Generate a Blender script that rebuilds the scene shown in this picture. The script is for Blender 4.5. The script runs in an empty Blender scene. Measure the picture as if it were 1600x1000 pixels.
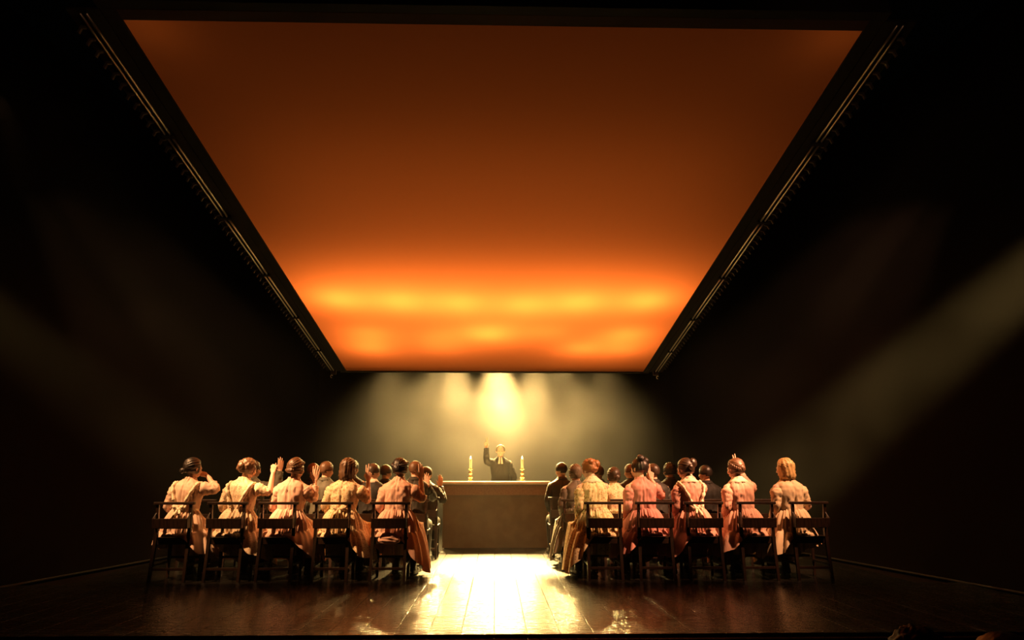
import bpy, bmesh, math, random
import numpy as np
from mathutils import Vector, Matrix, noise

random.seed(7)
SC = bpy.context.scene
COL = SC.collection
PI = math.pi
R = math.radians

# ------------------------------------------------------------------ camera, exposure, world, lights
F = 1100.0                       # focal length in pixels of the 1600 x 1000 frame
EYE = Vector((0.0, 0.0, 1.08))
PITCH = math.atan(250.0 / F)
YAW = math.atan(26.0 / F)
cam_data = bpy.data.cameras.new('camera')
cam_data.sensor_width = 36.0
cam_data.lens = 36.0 * F / 1600.0
cam_data.clip_start = 0.05
camera = bpy.data.objects.new('camera', cam_data)
COL.objects.link(camera)
camera.location = EYE
camera.rotation_euler = (PI / 2 + PITCH, 0, -YAW)
SC.camera = camera
CAM_R = camera.rotation_euler.to_matrix()

SC.view_settings.view_transform = 'Standard'
SC.view_settings.look = 'None'
SC.view_settings.gamma = 1.0
SC.view_settings.exposure = 0.0
SC.view_settings.use_curve_mapping = False
SC.cycles.volume_step_rate = 2.0
SC.cycles.volume_max_steps = 256

world = bpy.data.worlds.new('dark_house')
SC.world = world
world.use_nodes = True
world.node_tree.nodes['Background'].inputs[0].default_value = (0.35, 0.30, 0.22, 1)
world.node_tree.nodes['Background'].inputs[1].default_value = 0.0006


def spot(name, loc, target, watts, color, deg, blend=0.4, radius=0.06):
    d = bpy.data.lights.new(name, 'SPOT')
    d.energy = watts
    d.color = color
    d.spot_size = R(deg)
    d.spot_blend = blend
    d.shadow_soft_size = radius
    o = bpy.data.objects.new(name, d)
    COL.objects.link(o)
    o.location = loc
    o.rotation_euler = (Vector(target) - Vector(loc)).to_track_quat('-Z', 'Y').to_euler()
    return o


def bulb(name, loc, watts, color, radius=0.08):
    d = bpy.data.lights.new(name, 'POINT')
    d.energy = watts
    d.color = color
    d.shadow_soft_size = radius
    o = bpy.data.objects.new(name, d)
    COL.objects.link(o)
    o.location = loc
    return o


AMBER = (1.0, 0.50, 0.20)
PEACH = (1.0, 0.44, 0.21)
STRAW = (1.0, 0.63, 0.20)
# house side lights, high on either side at the stage edge, each on a few chairs
spot('house_spot', (-5.15, 6.4, 5.0), (-3.3, 8.7, 1.1), 2700, AMBER, 26, 0.5)
spot('house_spot', (-5.15, 6.3, 5.0), (-1.9, 8.7, 1.1), 4100, AMBER, 22, 0.5)
spot('house_spot', (5.15, 6.4, 5.0), (3.3, 8.7, 1.1), 2500, PEACH, 26, 0.5)
spot('house_spot', (5.15, 6.3, 5.0), (1.9, 8.7, 1.1), 4000, PEACH, 22, 0.5)
spot('house_spot', (-0.6, -1.5, 6.5), (1.3, 8.5, 1.05), 2400, STRAW, 6, 0.6)
# long throws skimming past the blocks of chairs along the side walls
spot('house_spot', (-5.1, 3.0, 3.8), (-4.15, 9.5, 1.3), 12000, STRAW, 11, 1.0)
spot('house_spot', (5.1, 3.0, 4.0), (4.15, 9.5, 1.32), 60000, STRAW, 12, 1.0)
# two added low spots, aimed to brighten the rails beside the ceiling
spot('rail_fill', (1.0, -2.0, 3.0), (-3.1, 5.6, 4.2), 130, PEACH, 14, 0.9)
spot('rail_fill', (-1.0, -2.0, 3.0), (3.1, 5.6, 4.2), 130, PEACH, 14, 0.9)
# back lights behind the rear edge of the glowing ceiling, down on altar and aisle
spot('back_spot', (0.05, 14.3, 3.9), (0.0, 9.3, 0.0), 48000, STRAW, 26, 0.9)
spot('back_spot', (-0.95, 14.2, 3.9), (-0.1, 10.4, 0.0), 13000, STRAW, 28, 1.0)
spot('back_spot', (0.95, 14.2, 3.9), (0.1, 10.4, 0.0), 10000, STRAW, 28, 1.0)
# a lamp in the fog behind the altar facing down the aisle, and a row of wide back lights
for ax_, aw_ in ((-0.62, 900), (-0.28, 900), (0.08, 1200), (0.42, 900), (0.72, 900)):
    spot('aisle_lamp', (ax_, 15.3, 3.05), (ax_ * 0.5, 7.2, 0.0), aw_ * 0.7, STRAW, 10.5, 0.6)
spot('back_spot', (0.15, 14.1, 4.3), (0.1, 12.6, 1.2), 5000, STRAW, 26, 0.9)
for bx, bz, bw_ in ((-2.4, 3.6, 850), (-1.3, 3.6, 1350), (0.1, 3.6, 1000), (1.5, 3.6, 1250), (2.5, 3.6, 750)):
    spot('back_wash', (bx, 15.4, bz), (bx * 0.6, 13.2, 0.6), bw_ * 1.05, STRAW, 88, 1.0)

spot('back_wash', (0.12, 15.7, 2.75), (0.1, 11.0, 1.0), 480, STRAW, 70, 1.0)

# ------------------------------------------------------------------ pixel helpers (a pixel gives a direction, the surface gives the distance)


def ray(x, y):
    return CAM_R @ Vector(((x - 800.0) / F, (500.0 - y) / F, -1.0))


def ground(x, y, z=0.0):
    d = ray(x, y)
    return EYE + d * ((z - EYE.z) / d.z)


def at_y(x, y, Y):
    d = ray(x, y)
    return EYE + d * ((Y - EYE.y) / d.y)


# ------------------------------------------------------------------ materials
MATS = {}


def mat(name, color, rough=0.6, spec=0.5, metallic=0.0, bump=0.0, bscale=60.0, var=0.0, vscale=8.0,
        color2=None, pattern=None, pscale=30.0, sheen=0.0, aniso=None):
    if name in MATS:
        return MATS[name]
    m = bpy.data.materials.new(name)
    m.use_nodes = True
    nt = m.node_tree
    b = nt.nodes['Principled BSDF']
    b.inputs['Base Color'].default_value = (*color, 1)
    b.inputs['Roughness'].default_value = rough
    b.inputs['Specular IOR Level'].default_value = spec
    b.inputs['Metallic'].default_value = metallic
    if sheen:
        b.inputs['Sheen Weight'].default_value = sheen
    tc = nt.nodes.new('ShaderNodeTexCoord')
    src = None
    if color2 is not None:
        mix = nt.nodes.new('ShaderNodeMix')
        mix.data_type = 'RGBA'
        mix.inputs['A'].default_value = (*color, 1)
        mix.inputs['B'].default_value = (*color2, 1)
        ramp = nt.nodes.new('ShaderNodeValToRGB')
        if pattern == 'floral':
            t = nt.nodes.new('ShaderNodeTexVoronoi')
            t.inputs['Scale'].default_value = pscale
            nt.links.new(tc.outputs['Object'], t.inputs['Vector'])
            ramp.color_ramp.elements[0].position = 0.22
            ramp.color_ramp.elements[1].position = 0.42
            nt.links.new(t.outputs['Distance'], ramp.inputs[0])
        elif pattern == 'stripe':
            t = nt.nodes.new('ShaderNodeTexWave')
            t.bands_direction = 'X'
            t.inputs['Scale'].default_value = pscale
            t.inputs['Distortion'].default_value = 1.0
            nt.links.new(tc.outputs['Object'], t.inputs['Vector'])
            ramp.color_ramp.elements[0].position = 0.35
            ramp.color_ramp.elements[1].position = 0.65
            nt.links.new(t.outputs['Fac'], ramp.inputs[0])
        else:
            t = nt.nodes.new('ShaderNodeTexNoise')
            t.inputs['Scale'].default_value = pscale
            t.inputs['Detail'].default_value = 4
            if aniso:
                mp = nt.nodes.new('ShaderNodeMapping')
                mp.inputs['Scale'].default_value = aniso
                nt.links.new(tc.outputs['Object'], mp.inputs['Vector'])
                nt.links.new(mp.outputs[0], t.inputs['Vector'])
            else:
                nt.links.new(tc.outputs['Object'], t.inputs['Vector'])
            ramp.color_ramp.elements[0].position = 0.38
            ramp.color_ramp.elements[1].position = 0.62
            nt.links.new(t.outputs['Fac'], ramp.inputs[0])
        nt.links.new(ramp.outputs[0], mix.inputs['Factor'])
        nt.links.new(mix.outputs['Result'], b.inputs['Base Color'])
    if bump:
        n = nt.nodes.new('ShaderNodeTexNoise')
        n.inputs['Scale'].default_value = bscale
        n.inputs['Detail'].default_value = 3
        if aniso:
            mp2 = nt.nodes.new('ShaderNodeMapping')
            mp2.inputs['Scale'].default_value = aniso
            nt.links.new(tc.outputs['Object'], mp2.inputs['Vector'])
            nt.links.new(mp2.outputs[0], n.inputs['Vector'])
        else:
            nt.links.new(tc.outputs['Object'], n.inputs['Vector'])
        bp = nt.nodes.new('ShaderNodeBump')
        bp.inputs['Strength'].default_value = bump
        bp.inputs['Distance'].default_value = 0.01
        nt.links.new(n.outputs['Fac'], bp.inputs['Height'])
        nt.links.new(bp.outputs[0], b.inputs['Normal'])
    MATS[name] = m
    return m


def floor_material():
    m = bpy.data.materials.new('wet_black_boards')
    m.use_nodes = True
    nt = m.node_tree
    L = nt.links
    b = nt.nodes['Principled BSDF']
    tc = nt.nodes.new('ShaderNodeTexCoord')
    mp = nt.nodes.new('ShaderNodeMapping')
    mp.inputs['Scale'].default_value = (9.0, 0.7, 1.0)
    L.new(tc.outputs['Object'], mp.inputs['Vector'])
    gr = nt.nodes.new('ShaderNodeTexNoise')
    gr.inputs['Scale'].default_value = 3.0
    gr.inputs['Detail'].default_value = 6
    L.new(mp.outputs[0], gr.inputs['Vector'])
    cr = nt.nodes.new('ShaderNodeValToRGB')
    cr.color_ramp.elements[0].color = (0.007, 0.006, 0.004, 1)
    cr.color_ramp.elements[1].color = (0.014, 0.012, 0.008, 1)
    L.new(gr.outputs['Fac'], cr.inputs[0])
    L.new(cr.outputs[0], b.inputs['Base Color'])
    # worn gloss
    n2 = nt.nodes.new('ShaderNodeTexNoise')
    n2.inputs['Scale'].default_value = 2.2
    n2.inputs['Detail'].default_value = 5
    L.new(tc.outputs['Object'], n2.inputs['Vector'])
    mr = nt.nodes.new('ShaderNodeMapRange')
    mr.inputs['From Min'].default_value = 0.3
    mr.inputs['From Max'].default_value = 0.7
    mr.inputs['To Min'].default_value = 0.06
    mr.inputs['To Max'].default_value = 0.15
    L.new(n2.outputs['Fac'], mr.inputs['Value'])
    L.new(mr.outputs[0], b.inputs['Coat Roughness'])
    b.inputs['Specular IOR Level'].default_value = 0.22
    b.inputs['Roughness'].default_value = 0.5
    b.inputs['Coat Weight'].default_value = 1.0
    # ribs across the boards and small blisters
    wv = nt.nodes.new('ShaderNodeTexWave')
    wv.bands_direction = 'Y'
    wv.inputs['Scale'].default_value = 5.2
    wv.inputs['Distortion'].default_value = 0.8
    wv.inputs['Detail'].default_value = 2.0
    wv.inputs['Detail Scale'].default_value = 3.0
    L.new(tc.outputs['Object'], wv.inputs['Vector'])
    n3 = nt.nodes.new('ShaderNodeTexNoise')
    n3.inputs['Scale'].default_value = 42.0
    n3.inputs['Detail'].default_value = 3
    L.new(tc.outputs['Object'], n3.inputs['Vector'])
    b1 = nt.nodes.new('ShaderNodeBump')
    b1.inputs['Strength'].default_value = 0.36
    b1.inputs['Distance'].default_value = 0.01
    L.new(wv.outputs['Fac'], b1.inputs['Height'])
    b2 = nt.nodes.new('ShaderNodeBump')
    b2.inputs['Strength'].default_value = 0.18
    b2.inputs['Distance'].default_value = 0.012
    L.new(n3.outputs['Fac'], b2.inputs['Height'])
    L.new(b1.outputs[0], b2.inputs['Normal'])
    L.new(b1.outputs[0], b.inputs['Normal'])
    L.new(b2.outputs[0], b.inputs['Coat Normal'])
    return m


def translucent_material():
    m = bpy.data.materials.new('backlit_amber_fabric')
    m.use_nodes = True
    nt = m.node_tree
    nt.nodes.remove(nt.nodes['Principled BSDF'])
    out = nt.nodes['Material Output']
    tr = nt.nodes.new('ShaderNodeBsdfTranslucent')
    tr.inputs[0].default_value = (0.85, 0.72, 0.6, 1)
    df = nt.nodes.new('ShaderNodeBsdfDiffuse')
    df.inputs[0].default_value = (0.05, 0.035, 0.02, 1)
    ad = nt.nodes.new('ShaderNodeMixShader')
    ad.inputs[0].default_value = 0.12
    nt.links.new(tr.outputs[0], ad.inputs[1])
    nt.links.new(df.outputs[0], ad.inputs[2])
    nt.links.new(ad.outputs[0], out.inputs['Surface'])
    return m


def haze_material(density, g, color):
    m = bpy.data.materials.new('stage_haze')
    m.use_nodes = True
    nt = m.node_tree
    nt.nodes.remove(nt.nodes['Principled BSDF'])
    v = nt.nodes.new('ShaderNodeVolumeScatter')
    v.inputs['Color'].default_value = (*color, 1)
    v.inputs['Density'].default_value = density
    v.inputs['Anisotropy'].default_value = g
    nt.links.new(v.outputs[0], nt.nodes['Material Output'].inputs['Volume'])
    return m


def layered_haze(density, g, color, z0, z1):
    """uneven drifting haze that thins out with height (object origin at stage level)"""
    m = haze_material(density, g, color)
    nt = m.node_tree
    v = next(n for n in nt.nodes if n.type == 'VOLUME_SCATTER')
    tc = nt.nodes.new('ShaderNodeTexCoord')
    sp = nt.nodes.new('ShaderNodeSeparateXYZ')
    nt.links.new(tc.outputs['Object'], sp.inputs[0])
    mh = nt.nodes.new('ShaderNodeMapRange')
    mh.interpolation_type = 'SMOOTHSTEP'
    mh.inputs['From Min'].default_value = z0
    mh.inputs['From Max'].default_value = z1
    mh.inputs['To Min'].default_value = 1.0
    mh.inputs['To Max'].default_value = 0.06
    nt.links.new(sp.outputs['Z'], mh.inputs['Value'])
    n1 = nt.nodes.new('ShaderNodeTexNoise')
    n1.inputs['Scale'].default_value = 0.9
    n1.inputs['Detail'].default_value = 2
    nt.links.new(tc.outputs['Object'], n1.inputs['Vector'])
    mr = nt.nodes.new('ShaderNodeMapRange')
    mr.inputs['From Min'].default_value = 0.3
    mr.inputs['From Max'].default_value = 0.7
    mr.inputs['To Min'].default_value = 0.25 * density
    mr.inputs['To Max'].default_value = 1.8 * density
    nt.links.new(n1.outputs['Fac'], mr.inputs['Value'])
    mu = nt.nodes.new('ShaderNodeMath')
    mu.operation = 'MULTIPLY'
    nt.links.new(mh.outputs[0], mu.inputs[0])
    nt.links.new(mr.outputs[0], mu.inputs[1])
    nt.links.new(mu.outputs[0], v.inputs['Density'])
    return m


def fog_material(density, g, color):
    """a billowing cloud, thickest at its centre"""
    m = haze_material(density, g, color)
    m.name = 'billowing_haze'
    nt = m.node_tree
    v = next(n for n in nt.nodes if n.type == 'VOLUME_SCATTER')
    tc = nt.nodes.new('ShaderNodeTexCoord')
    mp = nt.nodes.new('ShaderNodeMapping')
    mp.inputs['Scale'].default_value = (1 / 4.8, 1 / 2.8, 1 / 2.2)
    nt.links.new(tc.outputs['Object'], mp.inputs['Vector'])
    gr = nt.nodes.new('ShaderNodeTexGradient')
    gr.gradient_type = 'SPHERICAL'
    nt.links.new(mp.outputs[0], gr.inputs['Vector'])
    nz_ = nt.nodes.new('ShaderNodeTexNoise')
    nz_.inputs['Scale'].default_value = 1.1
    nz_.inputs['Detail'].default_value = 2
    nt.links.new(tc.outputs['Object'], nz_.inputs['Vector'])
    mr = nt.nodes.new('ShaderNodeMapRange')
    mr.inputs['From Min'].default_value = 0.3
    mr.inputs['From Max'].default_value = 0.7
    mr.inputs['To Min'].default_value = 0.45 * density
    mr.inputs['To Max'].default_value = 1.5 * density
    nt.links.new(nz_.outputs['Fac'], mr.inputs['Value'])
    mu = nt.nodes.new('ShaderNodeMath')
    mu.operation = 'MULTIPLY'
    pw = nt.nodes.new('ShaderNodeMath')
    pw.operation = 'POWER'
    pw.inputs[1].default_value = 1.4
    nt.links.new(gr.outputs['Fac'], pw.inputs[0])
    nt.links.new(pw.outputs[0], mu.inputs[0])
    nt.links.new(mr.outputs[0], mu.inputs[1])
    nt.links.new(mu.outputs[0], v.inputs['Density'])
    return m


def emit_material(name, color, strength):
    m = bpy.data.materials.new(name)
    m.use_nodes = True
    nt = m.node_tree
    nt.nodes.remove(nt.nodes['Principled BSDF'])
    e = nt.nodes.new('ShaderNodeEmission')
    e.inputs[0].default_value = (*color, 1)
    e.inputs[1].default_value = strength
    nt.links.new(e.outputs[0], nt.nodes['Material Output'].inputs['Surface'])
    return m


BLACK = mat('matt_black_paint', (0.012, 0.011, 0.010), 0.75, 0.2, bump=0.1, bscale=30)
WALLM = mat('black_wall_panels', (0.005, 0.0045, 0.004), 0.9, 0.1, bump=0.2, bscale=14)
BACKM = mat('grey_brown_backcloth', (0.010, 0.008, 0.006), 0.95, 0.1, bump=0.1, bscale=12)
WOOD = mat('dark_stained_wood', (0.022, 0.010, 0.005), 0.36, 0.45, bump=0.15, bscale=40, color2=(0.011, 0.0055, 0.003),
           pscale=9, aniso=(6, 6, 1))
STEEL = mat('brushed_aluminium', (0.62, 0.58, 0.52), 0.38, 0.5, metallic=1.0, bump=0.05)
DARKSTEEL = mat('blackened_steel', (0.10, 0.085, 0.07), 0.5, 0.5, metallic=0.6)
SKIN = mat('skin', (0.66, 0.42, 0.30), 0.5, 0.4, bump=0.05, bscale=200)
BRASS = mat('polished_brass', (0.80, 0.58, 0.25), 0.22, 0.5, metallic=1.0)
WAX = mat('candle_wax', (0.85, 0.78, 0.60), 0.5)
LINEN = mat('white_altar_linen', (0.82, 0.78, 0.68), 0.8, bump=0.1, bscale=150)
FRONTAL = mat('brown_frontal_cloth', (0.135, 0.125, 0.085), 0.85, bump=0.15, bscale=90, color2=(0.11, 0.10, 0.068), pscale=6)
SUPER = mat('tan_frontal_band', (0.22, 0.155, 0.10), 0.85, bump=0.15, bscale=120, color2=(0.18, 0.125, 0.08), pscale=40)
LEATHER = mat('black_leather', (0.015, 0.012, 0.010), 0.35, 0.5)
EYEM = mat('dark_eyes', (0.03, 0.02, 0.015), 0.2)
FLOORM = floor_material()
AMBERM = translucent_material()
FLAME = emit_material('candle_flame', (1.0, 0.72, 0.30), 14.0)

# ------------------------------------------------------------------ mesh helpers


def new_mesh(name, verts, faces, smooth=True):
    me = bpy.data.meshes.new(name)
    me.from_pydata([tuple(map(float, v)) for v in verts], [], [tuple(map(int, f)) for f in faces])
    if smooth:
        me.polygons.foreach_set('use_smooth', [True] * len(me.polygons))
    me.update()
    return me


def obj(name, me, material=None, parent=None):
    o = bpy.data.objects.new(name, me)
    COL.objects.link(o)
    if material is not None and not len(me.materials):
        me.materials.append(material)
    if parent is not None:
        o.parent = parent
    return o


def empty(name, loc=(0, 0, 0), rz=0.0, scale=1.0):
    o = bpy.data.objects.new(name, None)
    COL.objects.link(o)
    o.empty_display_size = 0.1
    o.location = loc
    o.rotation_euler = (0, 0, rz)
    o.scale = (scale, scale, scale)
    return o


def tag(o, label, cat=None, group=None, kind=None):
    o['label'] = label
    if cat:
        o['category'] = cat
    if group:
        o['group'] = group
    if kind:
        o['kind'] = kind
    return o


def box_mesh(name, size, loc=(0, 0, 0), bevel=0.0, rot=None, taper=None):
    bm = bmesh.new()
    bmesh.ops.create_cube(bm, size=1.0)
    for v in bm.verts:
        v.co = Vector((v.co.x * size[0], v.co.y * size[1], v.co.z * size[2]))
        if taper and v.co.z < 0:
            v.co.x *= taper
            v.co.y *= taper
    if bevel:
        bmesh.ops.bevel(bm, geom=bm.edges[:], offset=bevel, segments=2, affect='EDGES', profile=0.6)
    M = Matrix.Translation(loc)
    if rot is not None:
        M = M @ rot.to_4x4()
    bmesh.ops.transform(bm, matrix=M, verts=bm.verts)
    me = bpy.data.meshes.new(name)
    bm.to_mesh(me)
    bm.free()
    return me


def prism_mesh(name, poly, axis_vec, bevel=0.0):
    """extrude a planar polygon (list of 3d points) along axis_vec"""
    bm = bmesh.new()
    a = [bm.verts.new(p) for p in poly]
    c = [bm.verts.new(Vector(p) + Vector(axis_vec)) for p in poly]
    n = len(poly)
    bm.faces.new(a)
    bm.faces.new(list(reversed(c)))
    for i in range(n):
        bm.faces.new((a[i], c[i], c[(i + 1) % n], a[(i + 1) % n]))
    bmesh.ops.recalc_face_normals(bm, faces=bm.faces[:])
    if bevel:
        bmesh.ops.bevel(bm, geom=bm.edges[:], offset=bevel, segments=2, affect='EDGES', profile=0.6)
    me = bpy.data.meshes.new(name)
    bm.to_mesh(me)
    bm.free()
    return me


def loft(rings, cap0=True, cap1=True):
    n = len(rings[0])
    V = np.concatenate(rings, 0)
    Fc = []
    for i in range(len(rings) - 1):
        a, b = i * n, (i + 1) * n
        for j in range(n):
            k = (j + 1) % n
            Fc.append((a + j, a + k, b + k, b + j))
    if cap0:
        V = np.vstack([V, rings[0].mean(0)])
        c = len(V) - 1
        Fc += [(c, (j + 1) % n, j) for j in range(n)]
    if cap1:
        V = np.vstack([V, rings[-1].mean(0)])
        c = len(V) - 1
        o = (len(rings) - 1) * n
        Fc += [(c, o + j, o + (j + 1) % n) for j in range(n)]
    return V, Fc


def join(parts):
    V, Fc, o = [], [], 0
    for v, f in parts:
        v = np.asarray(v, float)
        V.append(v)
        Fc += [tuple(i + o for i in q) for q in f]
        o += len(v)
    return np.concatenate(V, 0), Fc


def sphere(c, r, seg=14, rows=10, M=None):
    """closed ellipsoid; r a number or three radii"""
    r = np.array((r, r, r) if np.isscalar(r) else r, float)
    rings = []
    for i in range(1, rows):
        t = PI * i / rows
        a = np.linspace(0, 2 * PI, seg, endpoint=False)
        rings.append(np.stack([np.sin(t) * np.cos(a), np.sin(t) * np.sin(a), np.full(seg, -np.cos(t))], 1))
    V, Fc = loft(rings)
    V[-2] = (0, 0, -1)
    V[-1] = (0, 0, 1)
    V = V * r
    if M is not None:
        V = V @ np.array(M.to_3x3()).T
    return V + np.array(c, float), Fc


def frames(P):
    P = np.asarray(P, float)
    T = np.gradient(P, axis=0)
    T /= np.linalg.norm(T, axis=1)[:, None] + 1e-9
    ref = np.array((0, 0, 1.0)) if abs(T[0][2]) < 0.9 else np.array((1.0, 0, 0))
    N = np.cross(T[0], ref)
    N /= np.linalg.norm(N)
    out = []
    for t in T:
        N = N - t * np.dot(N, t)
        N /= np.linalg.norm(N) + 1e-9
        out.append((N.copy(), np.cross(t, N)))
    return out


def tube(P, rad, n=12, fn=None, cap=True):
    P = np.asarray(P, float)
    if np.isscalar(rad):
        rad = [rad] * len(P)
    fr = frames(P)
    a = np.linspace(0, 2 * PI, n, endpoint=False)
    rings = []
    for i, p in enumerate(P):
        r = np.full(n, rad[i])
        if fn is not None:
            r = r + fn(i / (len(P) - 1), a, p)
        rings.append(p + (np.cos(a) * r)[:, None] * fr[i][0] + (np.sin(a) * r)[:, None] * fr[i][1])
    return loft(rings, cap, cap)


def capsule(p0, p1, r0, r1, n=10):
    p0, p1 = np.array(p0, float), np.array(p1, float)
    d = p1 - p0
    L = np.linalg.norm(d) + 1e-9
    d /= L
    P, rr = [], []
    for k in range(4):
        t = PI / 2 * (k + 0.35) / 4.35
        P.append(p0 - d * r0 * math.cos(t))
        rr.append(r0 * math.sin(t))
    for k in range(4):
        P.append(p0 + d * L * k / 3)
        rr.append(r0 + (r1 - r0) * k / 3)
    for k in range(4):
        t = PI / 2 * (3.35 + 0.65 - k + 0.0) / 4.35
        t = PI / 2 * (4 - k - 0.65 + 0.0) / 4.35
        P.append(p1 + d * r1 * math.cos(t))
        rr.append(r1 * math.sin(t))
    return tube(P, rr, n)


def bend(p0, p1, p2, n=22, k=0.16):
    """two straight bones with a rounded joint"""
    p0, p1, p2 = (np.array(p, float) for p in (p0, p1, p2))
    a = p1 + (p0 - p1) * k
    b = p1 + (p2 - p1) * k
    pts = []
    m = n // 2 - 2
    for i in range(m):
        pts.append(p0 + (a - p0) * i / m)
    for i in range(5):
        t = i / 4
        pts.append((1 - t) ** 2 * a + 2 * t * (1 - t) * p1 + t * t * b)
    for i in range(1, m + 1):
        pts.append(b + (p2 - b) * i / m)
    return np.array(pts)


def remesh(parts, voxel, smooth=2):
    V, Fc = join(parts)
    me = bpy.data.meshes.new('tmp')
    me.from_pydata([tuple(v) for v in V], [], Fc)
    o = bpy.data.objects.new('tmp', me)
    COL.objects.link(o)
    md = o.modifiers.new('r', 'REMESH')
    md.mode = 'VOXEL'
    md.voxel_size = voxel
    if smooth:
        s = o.modifiers.new('s', 'SMOOTH')
        s.iterations = smooth
        s.factor = 0.5
    dg = bpy.context.evaluated_depsgraph_get()
    ev = o.evaluated_get(dg)
    em = ev.to_mesh()
    n = len(em.vertices)
    co = np.empty(n * 3)
    em.vertices.foreach_get('co', co)
    fs = [tuple(p.vertices) for p in em.polygons]
    ev.to_mesh_clear()
    bpy.data.objects.remove(o)
    bpy.data.meshes.remove(me)
    return co.reshape(-1, 3), fs


def sstep(a, b, x):
    t = np.clip((x - a) / (b - a), 0, 1)
    return t * t * (3 - 2 * t)


def nz(p, s, seed=0.0):
    return noise.noise((p[0] * s + seed, p[1] * s - seed, p[2] * s + 0.37 * seed))


# ------------------------------------------------------------------ the setting
PANEL_W = 5.5
ZF, ZB = F * PANEL_W / 1177.0, F * PANEL_W / 463.0


def panel_point(y_px, z_axis):
    d = ray(774, y_px)
    v = (500 - y_px) / F
    return EYE + d * z_axis


pf, pb = panel_point(22, ZF), panel_point(580, ZB)
PF, PB = Vector((0, pf.y, pf.z)), Vector((0, pb.y, pb.z))
PE = (PB - PF).normalized()          # up-stage direction within the ceiling
PN = Vector((0, -PE.z, PE.y))        # its upper normal
if PN.z < 0:
    PN = -PN
PLEN = (PB - PF).length


def on_panel(x, s, h):
    """x across, s metres up-stage from the front edge, h metres above the fabric"""
    return PF + Vector((x, 0, 0)) + PE * s + PN * h


FRONT = ground(774, 991).y
BACK = 16.0


def wall_x(Y):
    return 4.72 + (10.5 - Y) * 0.13


# floor: a dark sub-floor and every board on it
floor = obj('floor', prism_mesh('floor', [(-wall_x(FRONT), FRONT, -0.03), (wall_x(FRONT), FRONT, -0.03),
                                          (wall_x(BACK), BACK, -0.03), (-wall_x(BACK), BACK, -0.03)], (0, 0, -0.12)), BLACK)
tag(floor, 'black glossy stage floor of long boards running up to the altar', kind='structure')
PW = 0.24
cuts = [FRONT, 7.96, 11.4, BACK]
for k in range(3):
    y0, y1 = cuts[k] + (0.0 if k == 0 else 0.002), cuts[k + 1] - 0.002
    me = box_mesh('plank', (PW - 0.002, y1 - y0, 0.03), (0, 0, 0), bevel=0.004)
    me.materials.append(FLOORM)
    lim = wall_x(y1)
    n = int(lim / PW)
    for i in range(-n, n):
        o = obj('plank', me, None, floor)
        o.location = ((i + 0.5) * PW, (y0 + y1) / 2, -0.015 + random.uniform(-0.0008, 0.0))
        o.rotation_euler = (0, random.uniform(-0.004, 0.004), 0)

lip = obj('trim_stage_lip', box_mesh('lip', (10.9, 0.06, 0.9), (0, FRONT - 0.035, -0.475), 0.004), BLACK)
tag(lip, 'black front face of the raised stage', kind='structure')
house = obj('floor_house', box_mesh('house', (12, 8.4, 0.1), (0, FRONT - 4.27, -0.73)), BLACK)
tag(house, 'dark floor of the auditorium before the stage', kind='structure')

for side, nm in ((-1, 'left'), (1, 'right')):
    Y0, Y1 = FRONT, BACK
    w = obj('wall_' + nm, prism_mesh('w', [(side * wall_x(Y0), Y0, 0), (side * wall_x(Y1), Y1, 0),
                                           (side * (wall_x(Y1) + 0.1), Y1, 0), (side * (wall_x(Y0) + 0.1), Y0, 0)], (0, 0, 6.0)), WALLM)
    tag(w, 'tall black side wall of the stage', kind='structure')
    e = obj('baseboard_' + nm, prism_mesh('b', [(side * (wall_x(Y0) - 0.002), Y0 + .01, 0.0), (side * (wall_x(Y1) - 0.002), Y1, 0.0),
                                                (side * (wall_x(Y1) - 0.03), Y1, 0.0), (side * (wall_x(Y0) - 0.03), Y0 + .01, 0.0)],
                                          (0, 0, 0.018), 0.003), mat('black_edging', (0.02, 0.017, 0.014), 0.45, 0.5, bump=0.4, bscale=25))
    tag(e, 'thin metal edging where stage floor meets side wall', kind='structure')
bw = obj('wall_back', box_mesh('wb', (2 * wall_x(BACK) + 0.2, 0.1, 6.0), (0, BACK + 0.05, 3.0)), BACKM)
tag(bw, 'dull brown back wall behind the lit haze', kind='structure')
dl = bw

# the glowing ceiling: stretched amber fabric under a closed light box
ceil = empty('ceiling')
tag(ceil, 'huge sloping ceiling of amber fabric lit from behind, brightest at the rear', kind='structure')
hw = PANEL_W / 2
nx, ns = 24, 30
pv, pq = [], []
for i in range(ns + 1):
    for j in range(nx + 1):
        x = -hw + PANEL_W * j / nx
        s = PLEN * i / ns
        sag = -0.02 * math.sin(PI * i / ns) * math.sin(PI * j / nx)
        pv.append(on_panel(x, s, sag))
for i in range(ns):
    for j in range(nx):
        a = i * (nx + 1) + j
        pq.append((a, a + 1, a + nx + 2, a + nx + 1))
obj('fabric', new_mesh('fabric', pv, pq), AMBERM, ceil)
ROT_P = Matrix((Vector((1, 0, 0)), PE, PN)).transposed()
BOXH = 1.0
INNER = mat('light_box_lining', (0.75, 0.62, 0.45), 0.9)


def panel_box(name, sx, ss, sh, x, s, h, m, parent, bevel=0.004):
    return obj(name, box_mesh(name, (sx, ss, sh), on_panel(x, s, h), bevel, ROT_P), m, parent)


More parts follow.
